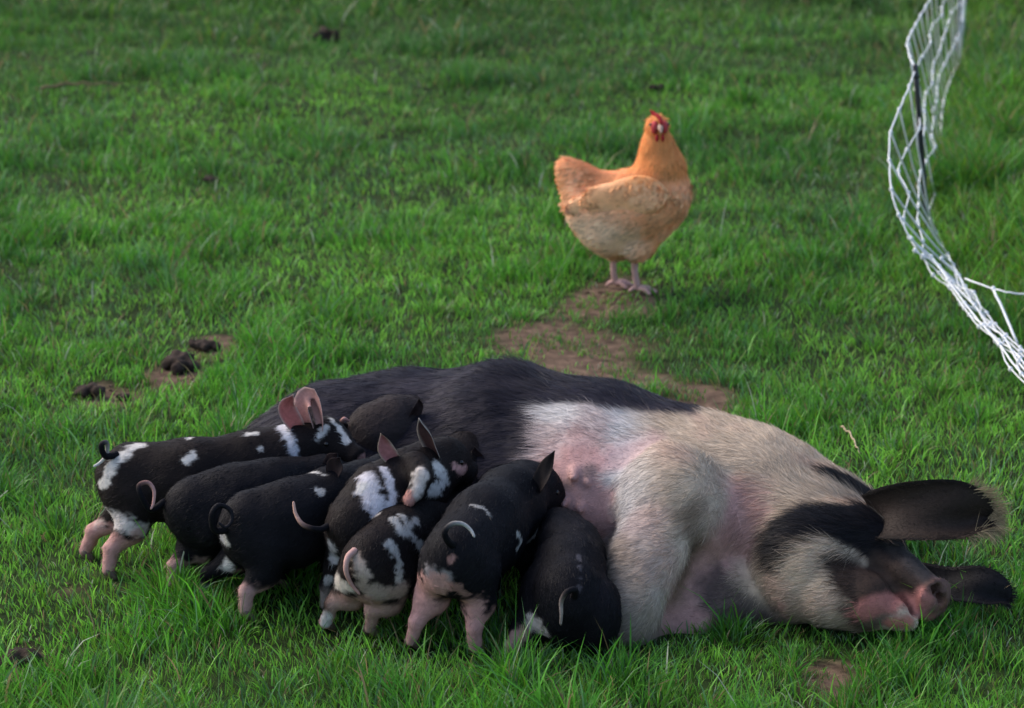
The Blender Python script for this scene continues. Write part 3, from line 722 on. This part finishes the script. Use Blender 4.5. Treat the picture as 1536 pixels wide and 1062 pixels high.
# G
def g_extra(B):
    B.chain([(PZ(812, 925, .07), .05), (PZ(798, 938, .05), .034), (PZ(785, 950, .035), .02), (PZ(765, 970, .02), .015)], .02)
    B.ell(PZ(893, 920, .08), (0, 1, 0), (.085, .055, .082), .012); B.ell(PZ(815, 905, .085), (0, 1, 0), (.08, .05, .085), .012)
piglet('black piglet with looped tail crouching beside the foreleg of the sow',
       [(853, 900, .11, .092), (855, 860, .13, .082), (855, 830, .145, .064), (843, 812, .15, .066), (836, 802, .15, .055), (828, 792, .14, .03)],
       [(775, 965), (905, 965)], None, extra=g_extra, hide_legs=(('h', 0), ('h', 1)),
       tail=[(862, 895, .185), (862, 885, .195), (850, 888, .19), (842, 902, .175), (842, 920, .15), (841, 938, .125)], tailcol=(K_, A3(.3, .24, .22)),
       strokes=[([(868, 830), (870, 855), (868, 885)], 2.2, A3(.07, .065, .075), .8), ([(798, 935), (808, 940)], 13, W_*A3(1, .92, .92)), ([(780, 955), (765, 970)], 12, PINK*A3(.8, .9, .85))],
       seed=17)
# ================================================================== the hen
def build_hen():
    Y0 = 8.05
    h = lambda a, b, dy=0: P(a, b, Y0+dy)
    B = Body()
    B.chain([(h(850, 250), .031), (h(867, 270), .050), (h(892, 300), .078), (h(925, 318), .105), (h(968, 308), .108), (h(990, 296, -.01), .085)], .04)
    B.ell(h(938, 312), (1, 0, .1), (.155, .12, .092), .04)
    B.ell(h(915, 345), (1, 0, -.25), (.095, .090, .070), .03)
    B.ell(h(955, 354, -.035), (.2, 0, -1), (.078, .062, .068), .012)
    B.ell(h(925, 352, .05), (.2, 0, -1), (.08, .07, .07), .03)
    B.chain([(h(990, 282), .086), (h(989, 250, -.01), .066), (h(988, 218, -.015), .040), (h(987, 190, -.02), .025)], .03)
    B.ell(h(987, 186, -.03), (0, 1, 0), (.036, .026, .030), .015)
    V, Q = B.mesh(.008, lambda g: (vnoise(g, 18, 31)-.5)*.012)
    N = vnormals(V, [Q]); bv = bvh_of(V, Q)
    BUFF = A3(.88, .43, .20); PALE = A3(.93, .60, .40); DEEP = A3(.80, .33, .11)
    a0 = h(880, 300)
    necktop, neckbase = h(987, 190), h(985, 262)
    belly = h(895, 362)
    def colour(p, n):
        n2 = fbm(p, 16, 8, 3)[:, None]
        c = BUFF*(.55+.9*n2)
        u = np.clip(sstep(.45, .75, n2[:, 0])*.5, 0, 1)[:, None]; c = c*(1-u)+PALE*u
        m = (1-sstep(.085, .155, np.linalg.norm((p-belly)*A3(.85, .3, 1), axis=1)+(n2[:, 0]-.5)*.06))[:, None]; c = c*(1-m)+A3(.93, .67, .46)*m
        zz = p[:, 2]; m = (sstep(neckbase[2]-.02, neckbase[2]+.03, zz+(n2[:, 0]-.5)*.05)*sstep(neckbase[0]-.13, neckbase[0]-.07, p[:, 0]))[:, None]
        c = c*(1-m)+DEEP*(.85+.3*n2)*m
        return c
    root = empty('hen', A3(h(940, 430)[0], Y0, 0)); tag(root, 'buff orange hen standing on the bare path behind the sow', 'hen')
    body = mesh_obj('body', V, [Q], M_HEN, root, colour(V, N))
    ax = h(850, 255)-h(985, 255)
    head = h(987, 190)
    def flow(p):
        t = sstep(neckbase[2]-.06, neckbase[2]+.03, p[:, 2])[:, None]*(sstep(neckbase[0]-.16, neckbase[0]-.10, p[:, 0])[:, None])
        return unit(ax)*(1-t)+A3(-.12, 0, -1)*t+A3(0, 0, -.5)*(1-t)
    rng = np.random.default_rng(9)
    def feathers(name, V, Q, N, par, n, L, wd, lift=.2, w8=None):
        T, bc = sample(V, Q, n, rng, w8)
        p = (V[T]*bc[..., None]).sum(1); nn = (N[T]*bc[..., None]).sum(1); nn /= np.linalg.norm(nn, axis=1, keepdims=True)
        t = sstep(neckbase[2]-.02, neckbase[2]+.04, p[:, 2])
        fine = np.where(t > .5, .55, 1.0)
        c = colour(p, nn)*(.55+.6*rng.random((n, 1)))
        return strands(name, p-nn*.003, nn, flow(p)+rng.normal(0, .18, (n, 3)), L*(.7+.6*rng.random(n))*np.where(t > .5, .9, 1), wd*fine, c, M_FEATH, par, lift=lift*(.6+.8*rng.random(n)), segs=4, curl=.9, point=False, tipcol=c*1.12)
    feathers('plumage', V, Q, N, body, 6500, .030, .013, .22)
    # fine down at the belly and neck
    T, bc = sample(V, Q, 22000, rng); p = (V[T]*bc[..., None]).sum(1); nn = (N[T]*bc[..., None]).sum(1)
    c = colour(p, nn)*(.9+.35*rng.random((22000, 1)))
    strands('down', p, nn, flow(p)+rng.normal(0, .4, (22000, 3)), .016*(.6+.7*rng.random(22000)), .0016, c, M_FEATH, body, lift=.35, segs=2, curl=.4)
    # wing
    Wb = Body()
    Wb.ell(h(965, 292, -.098), (1, 0, -.25), (.075, .030, .056), .03)
    Wb.ell(h(928, 301, -.098), (1, 0, -.12), (.10, .028, .052), .04)
    Wb.ell(h(886, 304, -.066), (1, 0, .25), (.070, .022, .036), .03)
    Vw, Qw = Wb.mesh(.006); Nw = vnormals(Vw, [Qw])
    wing = mesh_obj('wing', Vw, [Qw], M_HEN, root, colour(Vw, Nw)*1.0)
    feathers('wing_feathers', Vw, Qw, Nw, wing, 1300, .026, .014, .10)
    Vw = Vw-A3(0, 0, .02); Vx = Vw.copy(); Vx[:, 1] = 2*Y0-Vx[:, 1]; Qx = Qw[:, ::-1]; Nx = vnormals(Vx, [Qx])
    wing2 = mesh_obj('wing', Vx, [Qx], M_HEN, root, colour(Vx, Nx)); feathers('wing_feathers', Vx, Qx, Nx, wing2, 1200, .034, .015, .14)
    # tail: overlapping broad feathers
    n = 260; k = rng.random(n); s = rng.normal(0, .35, n)
    rt = h(905, 285)[None]*(1-k[:, None])+h(858, 262)[None]*k[:, None]+np.stack([0*s, s*.05, rng.normal(0, .012, n)], 1)
    nr = np.stack([0*s-.3, s*1.2, .8-np.abs(s)*.5], 1); nr /= np.linalg.norm(nr, axis=1, keepdims=True)
    dd = np.tile(unit(h(846, 240)-h(895, 285)), (n, 1))+rng.normal(0, .15, (n, 3))
    strands('tail', rt, nr, dd, .024*(.7+.5*rng.random(n)), .018, colour(rt, nr)*(.85+.35*rng.random((n, 1))), M_FEATH, root, lift=.1, segs=4, curl=1.4, point=False)
    # head: red face, comb, wattles, beak, eyes; she looks towards the camera, a little to her left
    RED = A3(.42, .025, .03)
    hb = h(989, 190, -.062)
    f = unit(A3(.12, -1, -.12)); fr = frame(f); side = fr[1]
    v, q, t = join([ellipsoid(hb+side*s_*.014+A3(0, 0, -.002), fr, (.018, .012, .020), 12, 8) for s_ in (-1, 1)])
    mesh_obj('face', v, [q, t], M_HEN, root, np.tile(RED*A3(1, 2.0, 1.8), (len(v), 1)))
    cm = []
    cp_ = smooth_path([h(977, 171, -.052), h(984, 172, -.06), h(990, 178, -.07), h(993, 187, -.08)], 11)
    v, q, t = tube(cp_, np.array([.003, .006, .008, .007, .0085, .008, .009, .008, .008, .007, .003])*.75, 8)
    pk = [tube(np.array([cp_[i], cp_[i]+A3(-.008, .004, .014-.001*i)]), np.array([.005, .0012]), 6) for i in (1, 3, 5, 7)]
    v, q, t = join([(v, q, t)]+pk)
    mesh_obj('comb', v, [q, t], M_HEN, root, np.tile(RED, (len(v), 1)))
    bk = tube(smooth_path([hb+f*.010+A3(0, 0, .002), hb+f*.024+A3(0, 0, 0), hb+f*.036+A3(0, 0, -.008)], 7), np.array([.010, .0095, .0085, .007, .005, .003, .001]), 10)
    mesh_obj('beak', bk[0], [bk[1], bk[2]], M_HORN, root, np.tile(A3(.42, .27, .2), (len(bk[0]), 1)))
    for s_ in (-1, 1):
        v, q, t = ellipsoid(hb+side*s_*.009+f*.012+A3(0, 0, -.030), fr, (.006, .005, .012), 10, 8)
        mesh_obj('wattle', v, [q, t], M_HEN, root, np.tile(RED*.9, (len(v), 1)))
        v, q, t = ellipsoid(hb+side*s_*.026+A3(0, 0, .006), fr, (.005, .004, .005), 10, 8)
        mesh_obj('eye', v, [q, t], M_EYE, root)
    # legs and feet
    LG = A3(.50, .30, .27)
    for (tx, ty), (fx, fy) in (((921, 385), (923, 424)), ((952, 388), (957, 433))):
        ft = PZ(fx, fy, .012); tp = P(tx, ty, ft[1])
        L = [tube(smooth_path([tp+A3(0, 0, .02), tp*.5+ft*.5+A3(-.004, 0, 0), ft], 10), np.linspace(.012, .0085, 10), 8)]
        for ang, ln in ((-.15, .05), (-.75, .042), (.5, .045), (2.9, .022)):
            d = A3(math.cos(ang), math.sin(ang), 0); e = ft+d*ln+A3(0, 0, -.006)
            L.append(tube(smooth_path([ft, ft*.5+e*.5+A3(0, 0, .006), e, e+d*.008-A3(0, 0, .004)], 9), np.array([.008, .007, .0065, .006, .0065, .006, .005, .003, .001]), 7))
        v, q, t = join(L)
        mesh_obj('leg', v, [q, t], M_HEN, root, np.tile(LG, (len(v), 1)))
    return root
build_hen()

# ================================================================== ground
def seg_mask(x, y, pts, r, nzamp=.5, seed=3):
    p = np.stack([x, y, 0*x], -1); d = None
    for (a, b), rr in zip(pts, r):
        q = PZ(a, b); e = np.linalg.norm((p-q)*A3(1, .55, 0), axis=-1)/rr; d = e if d is None else np.minimum(d, e)
    d = d+(fbm(p, 6, seed, 4)-.5)*nzamp*3.2
    return 1-sstep(.55, 1.25, d)
BARE = [((815, 508), .13), ((860, 525), .13), ((910, 552), .15), ((955, 570), .11), ((770, 503), .06), ((1040, 600), .10), ((1075, 590), .05), ((930, 448), .12), ((890, 455), .08), ((970, 450), .07),
        ((1240, 1020), .06), ((90, 885), .025), ((30, 1000), .05), ((260, 560), .08), ((145, 590), .05), ((180, 595), .04), ((320, 520), .06)]
def bare(x, y): return seg_mask(x, y, [b[0] for b in BARE], [b[1] for b in BARE], .45)
verge_x = lambda y: np.interp(y, [5, 6.5, 8, 9, 10, 11.5, 14], [1.9, 1.65, 1.33, 1.28, 1.45, 1.75, 2.1])
def height(x, y):
    p = np.stack([x, y, 0*x], -1)
    bump = (fbm(p, 1.3, 60, 3)-.5)*.07*sstep(6.6, 8.6, y)+(fbm(p, 6, 61, 2)-.5)*.02
    v = sstep(-.15, .35, x-verge_x(y))*.07
    return (bump+v)*sstep(4, 6.4, y+.8*np.maximum(0, np.abs(x)-1.6))*(1-.7*np.exp(-((x-.35)**2+(y-8.05)**2)/.15))
def geo():
    inn = np.arange(-4, 4.001, .05); out = 4+np.cumsum(.06*1.12**np.arange(46)); xs = np.concatenate([-out[::-1], inn, out])
    iy = np.arange(3, 16.001, .05); oy = 16+np.cumsum(.06*1.12**np.arange(46)); my = 3-np.cumsum(.06*1.12**np.arange(40)); ys = np.concatenate([my[::-1], iy, oy])
    X, Yg = np.meshgrid(xs, ys, indexing='ij'); Z = height(X, Yg)
    far = sstep(0, 6, np.maximum(np.abs(X)-4, 0))+sstep(16, 24, Yg)
    Z = Z*(1-np.clip(far, 0, 1))
    V = np.stack([X, Yg, Z-.004], -1).reshape(-1, 3); nx, ny = X.shape
    i = np.arange(nx-1)[:, None]*ny; j = np.arange(ny-1)[None, :]
    Q = np.stack([i+j, i+ny+j, i+ny+j+1, i+j+1], -1).reshape(-1, 4)
    b = bare(V[:, 0], V[:, 1])[:, None]; n = fbm(V, 5, 70, 3)[:, None]
    g = A3(.022, .038, .010)*(.6+.8*n); s = A3(.115, .075, .052)*(.75+.5*n)
    far = sstep(12, 18, np.hypot(V[:, 0], V[:, 1]))[:, None]; g = g*(1-far)+A3(.035, .085, .014)*far
    o = mesh_obj('ground', V, [Q], M_SOIL, None, g*(1-b)+s*b)
    tag(o, 'damp pasture soil with bare brown patches', kind='structure')
geo()

# ================================================================== grass
def grass():
    rng = np.random.default_rng(77)
    bands = [(4.3, 5.6, 19000), (5.6, 7.2, 16500), (7.2, 9.2, 11500), (9.2, 11.5, 7000), (11.5, 15.5, 4500), (15.5, 22, 900)]
    X = []; Yy = []
    for a, b, dens in bands:
        n = int((b-a)*2*(.2*b+.45)*dens); y = a+(b-a)*rng.random(n); x = (2*rng.random(n)-1)*(.2*b+.45); X.append(x); Yy.append(y)
    x = np.concatenate(X); y = np.concatenate(Yy)
    # gather into tufts
    p = np.stack([x, y, 0*x], -1)
    cl = fbm(p, 4.5, 100, 3); big = fbm(p, 1.1, 120, 3); fine = vnoise(p, 22, 130)
    br = bare(x, y)
    keep = rng.random(len(x)) < np.clip(.38+.5*fine+1.0*(cl-.42), .2, 1)*(1-.93*br*sstep(.25, .5, vnoise(p, 13, 133)))
    # single tussocks: one in most cells of a jittered grid
    cs = .20; gi = np.floor(np.stack([x, y*.8], -1)/cs).astype(np.int64); tuft = np.zeros(len(x)); tdx = np.zeros(len(x)); tdy = np.zeros(len(x))
    for a in (-1, 0, 1):
        for b_ in (-1, 0, 1):
            ci, cj = gi[:, 0]+a, gi[:, 1]+b_; z0 = ci*0
            hx, hy, hr, hs = (hash3(ci, cj, z0+k, 555) for k in range(4))
            dx, dy = x-(ci+hx)*cs, (y*.8-(cj+hy)*cs)/.8; rr = .03+.055*hr; t_ = np.clip(1-np.hypot(dx, dy)/rr, 0, 1)*(hs > .45)
            up = t_ > tuft; tuft = np.where(up, t_, tuft); tdx = np.where(up, dx/rr, tdx); tdy = np.where(up, dy/rr, tdy)
    keep |= (rng.random(len(x)) < tuft*1.3*(1-br))
    # blade heights: tall clumps, cropped lawn between, rank grass along the net and at the far edge
    rank = sstep(-.25, .15, x-verge_x(y))
    farr = sstep(11.5, 13.5, y)
    hgt = .026+.055*sstep(.45, .78, cl)*(.5+big)+.022*fine
    hgt = hgt*(.88+.75*sstep(0, .7, tuft)); hgt = hgt*(1+1.3*rank+.5*farr)*(.65+.6*rng.random(len(x)))
    lng = rng.random(len(x)) < .045; hgt = np.where(lng, hgt*1.9+.02, hgt)
    hgt *= 1-.30*sstep(5.05, 5.2, y)*(1-sstep(5.7, 5.9, y)); hgt *= 1-.6*br; hgt *= np.interp(y, [5, 6.3, 7.5, 12], [1.0, .95, .72, .75])
    tram = rng.random(len(x))*.7; hgt = np.clip(hgt, .016, .19)
    x, y, hgt, cl, big, rank, farr, fine, br, tuft, tdx, tdy = (a[keep] for a in (x, y, hgt, cl, big, rank, farr, fine, br, tuft, tdx, tdy))
    # leave out blades that would grow into an animal
    ok = np.ones(len(x), bool); z = height(x, y)
    for V, Q in ANIMALS:
        bv = bvh_of(V, Q); lo, hi = V.min(0)-.01, V.max(0)+.01
        idx = np.where((x > lo[0]) & (x < hi[0]) & (y > lo[1]) & (y < hi[1]))[0]
        up = Vector((0, 0, 1))
        for i in idx:
            loc = bv.ray_cast(Vector((x[i], y[i], -.03)), up, .03+hgt[i]*.85)[0]
            if loc is not None:
                if loc.z < .022: ok[i] = False
                else: hgt[i] = max(.012, loc.z*.8)
    x, y, z, hgt, cl, big, rank, farr, fine, br, tuft, tdx, tdy = (a[ok] for a in (x, y, z, hgt, cl, big, rank, farr, fine, br, tuft, tdx, tdy))
    n = len(x)
    p = np.stack([x, y, 0*x], -1)
    ang = rng.random(n)*2*math.pi
    # neighbours lean alike
    wind = np.stack([vnoise(p, 3.5, 200)-.5, vnoise(p, 3.5, 201)-.5], -1)*.6
    lean = np.stack([np.cos(ang), np.sin(ang)], -1)*(.25+.55*rng.random((n, 1)))+wind*.6+np.stack([tdx, tdy], -1)*(tuft > 0)[:, None]*.75
    lw = np.linalg.norm(lean, axis=1)
    wd = (.0017+.0024*rng.random(n)**1.5)*(1+.3*sstep(.06, .12, hgt))*np.interp(y, [5, 8, 12, 16], [1, 1.15, 1.6, 2.6])
    ft = rng.random(n)*2*math.pi; side = np.stack([np.cos(ft), np.sin(ft), 0*ft], -1)
    rows = []
    droop = .25+.55*rng.random(n)
    for i, u in enumerate((0, .35, .7, 1)):
        off = lean*(hgt*u*(0.25+.75*u))[:, None]
        zz = z-.004+hgt*u*(1-droop*.45*u*u*np.clip(lw, 0, 1))
        c = np.stack([x+off[:, 0], y+off[:, 1], zz], -1)
        wv = (wd*(.8, 1, .7, 0)[i]*.5)[:, None]
        rows.append((c, wv))
    V = []
    for i, (c, wv) in enumerate(rows):
        if i == 3: V.append(c)
        else: V.append(c-side*wv); V.append(c+side*wv)
    V = np.stack(V, 1).reshape(-1, 3); b = (np.arange(n)*7)[:, None]
    Q = np.concatenate([b+np.array([[0, 1, 3, 2]]), b+np.array([[2, 3, 5, 4]])]); T = b+np.array([[4, 5, 6]])
    G1, G2, G3 = A3(.075, .265, .022), A3(.19, .46, .055), A3(.050, .190, .028)
    r = rng.random((n, 1)); m = np.clip(cl*2.6-.95+.7*sstep(0, .6, tuft)+.35*(rng.random(n)-.5), 0, 1)[:, None]
    c = G2*(1-m)+G1*m
    k = sstep(.5, .75, big)[:, None]*.6; c = c*(1-k)+G3*k*1.0
    c = c*(.5+1.0*r)*(.8+.4*vnoise(p, 9, 305)[:, None])
    blu = (rng.random(n) < .16+.25*sstep(.5, .8, vnoise(p, 1.7, 310))); c[blu] = A3(.085, .20, .075)*(.6+.9*rng.random((blu.sum(), 1)))
    dull = (.1+.8*sstep(.35, .7, vnoise(p, 1.2, 300)))[:, None]*sstep(8.3, 11.5, y)[:, None]*.55; c = c*(1-dull)+A3(.050, .105, .045)*dull
    far_shade = sstep(11.6, 13.4, y)[:, None]*.55; c = c*(1-far_shade)+A3(.030, .060, .022)*far_shade  # shade along the far edge of the field, painted into the blade colour
    dead = rng.random(n) < (.05+.25*br+.05*rank+.03*fine); c[dead] = A3(.26, .20, .10)*(.5+.7*rng.random((dead.sum(), 1)))
    pale = rng.random(n) < .014; c[pale] = A3(.36, .42, .30)
    yel = rng.random(n) < .05+.18*rank; c[yel] = A3(.13, .26, .02)
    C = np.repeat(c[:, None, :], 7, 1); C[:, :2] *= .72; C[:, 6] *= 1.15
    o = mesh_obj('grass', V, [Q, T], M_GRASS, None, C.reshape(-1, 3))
    tag(o, 'green pasture grass, cropped between taller tufts', 'grass', kind='stuff')
    print('blades', n)
grass()

def crumbs():
    rng = np.random.default_rng(5); n = 34000
    x = -1.6+3.4*rng.random(n); y = 4.9+3.6*rng.random(n); b = bare(x, y); k = rng.random(n) < b*.22
    x, y = x[k], y[k]; z = height(x, y); m = len(x); r = .0016+.006*rng.random(m)**5
    v0, q0, t0 = ellipsoid((0, 0, 0), np.eye(3), (1, 1, .7), 6, 5); c = len(v0)
    V = v0[None]*(r[:, None, None])*(.6+.8*rng.random((m, c, 1)))+np.stack([x, y, z-.004], -1)[:, None]
    o = (np.arange(m)*c)[:, None, None]
    cc = A3(.12, .078, .055)*(.9+.9*rng.random((m, 1)))
    ob = mesh_obj('soil_crumbs', V.reshape(-1, 3), [(q0[None]+o).reshape(-1, 4), (t0[None]+o).reshape(-1, 3)], M_SOIL, None, np.repeat(cc, c, 0))
    tag(ob, 'loose crumbs of earth on the bare patches', 'soil', kind='stuff')
crumbs()
# ================================================================== clods of mud, sticks, leaf
def clod(px, py, r, label, seed, flat=.5, col=A3(.045, .032, .026)):
    q = PZ(px, py); q[2] = float(height(np.array([q[0]]), np.array([q[1]]))[0]); rng = random.Random(seed)
    B = Body()
    for i in range(9):
        a = rng.random()*6.28; d = r*rng.random()*.9
        B.ell(q+A3(math.cos(a)*d, math.sin(a)*d, r*flat*.35+rng.random()*r*.25), (rng.random()-.5, rng.random()-.5, .2), (r*(.25+.3*rng.random()), r*(.2+.25*rng.random()), r*flat*(.5+.4*rng.random())), r*.15)
    V, Q = B.mesh(max(.004, r/16), lambda g: (fbm(g, 45, seed, 3)-.5)*r*.42, zmin=-.03)
    root = mesh_obj('mud_clod', V, [Q], M_SOIL, None, np.tile(col, (len(V), 1))*(.7+.7*fbm(V, 60, seed, 2)[:, None]))
    tag(root, label, 'mud clod', 'clods of mud lying in the grass')
clod(262, 552, .055, 'largest dark mud clod in the grass up and left of the sow', 1, .42)
clod(308, 524, .036, 'small dark mud clod just behind the largest one, up and left of the sow', 2, .42)
clod(138, 590, .042, 'dark mud clod above the back of the leftmost piglet', 3)
clod(182, 596, .024, 'little crumb of mud to the right of the dark clod above the leftmost piglet', 4)
clod(490, 60, .060, 'dark mud clod far off near the top edge of the field', 5, .8)
clod(316, 272, .032, 'mud clod alone in the grass of the left middle distance', 6)
clod(1154, 212, .038, 'mud clod in the grass between the hen and the netting', 7)
clod(985, 134, .036, 'mud clod in the grass beyond the head of the hen', 8)
clod(30, 1000, .05, 'muddy clod at the bottom left corner of the field', 9, .4)
def stick(pts, r, label, name='twig', cat='twig', col=A3(.16, .11, .06)):
    p = smooth_path([PZ(a, b, z) for a, b, z in pts], 16); p = p+np.array([[0, 0, .004*math.sin(i*1.7)] for i in range(16)])
    v, q, t = tube(p, r*(1-.5*np.linspace(0, 1, 16)), 7)
    o = mesh_obj(name, v, [q, t], M_WOOD, None, np.tile(col, (len(v), 1))); tag(o, label, cat)
stick([(62, 133, .05), (100, 126, .06), (140, 126, .06), (185, 125, .055)], .007, 'long dry brown twig lying on the grass at the far left')
stick([(1262, 640, .03), (1275, 650, .03), (1284, 668, .03), (1290, 680, .02)], .003, 'pale bent straw on the grass above the shoulder of the sow', 'dry_stalk', 'stalk', A3(.4, .31, .2))

# ================================================================== electric netting
def net():
    WT = A3(.74, .75, .77)
    root = empty('electric_netting', PZ(1392, 350)); tag(root, 'sagging white electric netting on slim dark posts along the right edge of the field', 'fence')
    # near bay: nodes of the upper strand and of the bottom strand (pixel x, y, height)
    top = [(1373, 104, .56), (1364, 129, .53), (1349, 164, .50), (1336, 199, .46), (1334, 241, .40), (1337, 284, .34), (1348, 322, .28), (1367, 358, .22), (1397, 385, .17), (1422, 421, .14), (1447, 455, .13), (1474, 488, .12), (1499, 517, .11), (1532, 561, .10), (1580, 620, .09), (1650, 700, .09)]
    bot = [(1392, 318, .06), (1396, 330, .05), (1404, 348, .05), (1413, 366, .05), (1421, 382, .08), (1430, 398, .08), (1439, 414, .08), (1448, 430, .08), (1458, 443, .08), (1468, 456, .08), (1480, 470, .08), (1493, 487, .08), (1509, 503, .08), (1530, 522, .08), (1575, 570, .08), (1650, 650, .08)]
    far_t = [(1373, 104, .56), (1365, 85, .56), (1361, 68, .56), (1363, 58, .56), (1368, 47, .56), (1374, 36, .56), (1381, 23, .56), (1389, 10, .56), (1396, -3, .56), (1404, -18, .56), (1412, -34, .56), (1420, -50, .56), (1429, -66, .57), (1440, -82, .58)]
    far_b = [(1392, 318, .06), (1402, 292, .06), (1412, 268, .06), (1413, 246, .06), (1412, 226, .06), (1411, 206, .06), (1412, 186, .06), (1413, 168, .07), (1416, 150, .07), (1420, 136, .07), (1425, 122, .07), (1430, 110, .07), (1434, 100, .07), (1438, 92, .07)]
    fx_t = [(1440, -82, .58), (1445, -92, .57), (1449, -102, .57), (1452, -112, .57), (1455, -122, .57), (1457, -132, .57), (1459, -140, .57)]
    fx_b = [(1438, 92, .07), (1440, 82, .07), (1442, 72, .07), (1443, 62, .07), (1444, 52, .07), (1445, 42, .07), (1446, 32, .07)]
    def rope(p, r, n=None, name='strand', beads=None):
        n = n or len(p)*5; q = smooth_path(p, n); rng = np.random.default_rng(len(p)*7+int(1000*r)); q = q+rng.normal(0, .0007, q.shape)
        parts = [tube(q, r, 6)]
        if beads:
            for b_ in beads: parts.append(ellipsoid(b_, np.eye(3), (.0065, .0065, .008), 8, 6))
        v, qd, t = join(parts); return mesh_obj(name, v, [qd, t], M_ROPE, root, np.tile(WT, (len(v), 1)))
    for ti, (T, Bt, w8) in enumerate(((top, bot, 1), (far_t, far_b, 0), (fx_t, fx_b, 0))):
        Tp = np.array([PZ(*q) for q in T]); Bp = np.array([PZ(*q) for q in Bt])
        rng = np.random.default_rng(ti+3)
        for f in ((0, .3, .62, 1) if ti == 0 else (0, .25, .5, .75, 1)):
            L = Tp*(1-f)+Bp*f
            if 0 < f < 1:
                L[1:-1] += rng.normal(0, .006, L[1:-1].shape)
                if ti == 0:   # the slack bulges towards the camera and down
                    b_ = np.sin(np.linspace(0, math.pi, len(L)))*.05*math.sin(math.pi*f); L[:, 0] -= b_*.5; L[:, 2] -= b_*.3
            rope(L, .0026 if f in (0, 1) else .0020, name='strand', beads=list(L))
        for i in range(len(Tp)):
            a, c = Tp[i], Bp[i]
            if ti == 0 and i < 1: continue
            m = (a+c)/2+A3(-.004, 0, -.008*(ti == 0))+rng.normal(0, .005, 3)*A3(1, 0, 0)
            rope(np.array([a, m, c]), .0030, 8, 'stay')
    # slack strands tangled in the collapsed lower part
    Tp = np.array([PZ(*q) for q in top[7:]]); Bp = np.array([PZ(*q) for q in bot[7:]]); rng = np.random.default_rng(8)
    for f0, f1 in ((.15, .5), (.8, .35), (.45, .9)):
        g = np.linspace(f0, f1, len(Tp))[:, None]; L = Tp*(1-g)+Bp*g+rng.normal(0, .008, Tp.shape)
        rope(L, .0026, name='strand', beads=list(L))
    # loose line that leaves the bundle to the right
    l1 = [PZ(*q) for q in ((1447, 418, .16), (1466, 425, .17), (1490, 433, .17), (1514, 439, .17), (1550, 442, .17), (1640, 450, .2))]
    rope(np.array(l1), .0026, 24, 'strand', [l1[2]])
    rope(np.array([PZ(1490, 433, .17), PZ(1507, 472, .12), PZ(1526, 515, .07)]), .004, 8, 'stay')
    for tp, bt in (((1373, 98, .575), (1392, 352, 0)), ((1441, -88, .60), (1436, 96, 0)), ((1459, -146, .58), (1447, 24, 0))):
        a, b_ = PZ(*tp), PZ(*bt); v, q, t = tube(np.array([b_-A3(0, 0, .03), b_*.5+a*.5, a, a+A3(0, 0, .004)]), np.array([.0085, .0085, .0085, .004]), 10)
        po = mesh_obj('post', v, [q, t], M_POST, root, np.tile(A3(.012, .014, .022), (len(v), 1)))
        for f in (.06, .35, .65, .95):
            c = a*(1-f)+b_*f; d = unit(a-b_); v, q, t = tube(np.array([c-d*.006, c+d*.006]), .0105, 10)
            mesh_obj('clip', v, [q, t], M_POST, po, np.tile(A3(.02, .022, .03), (len(v), 1)))
net()
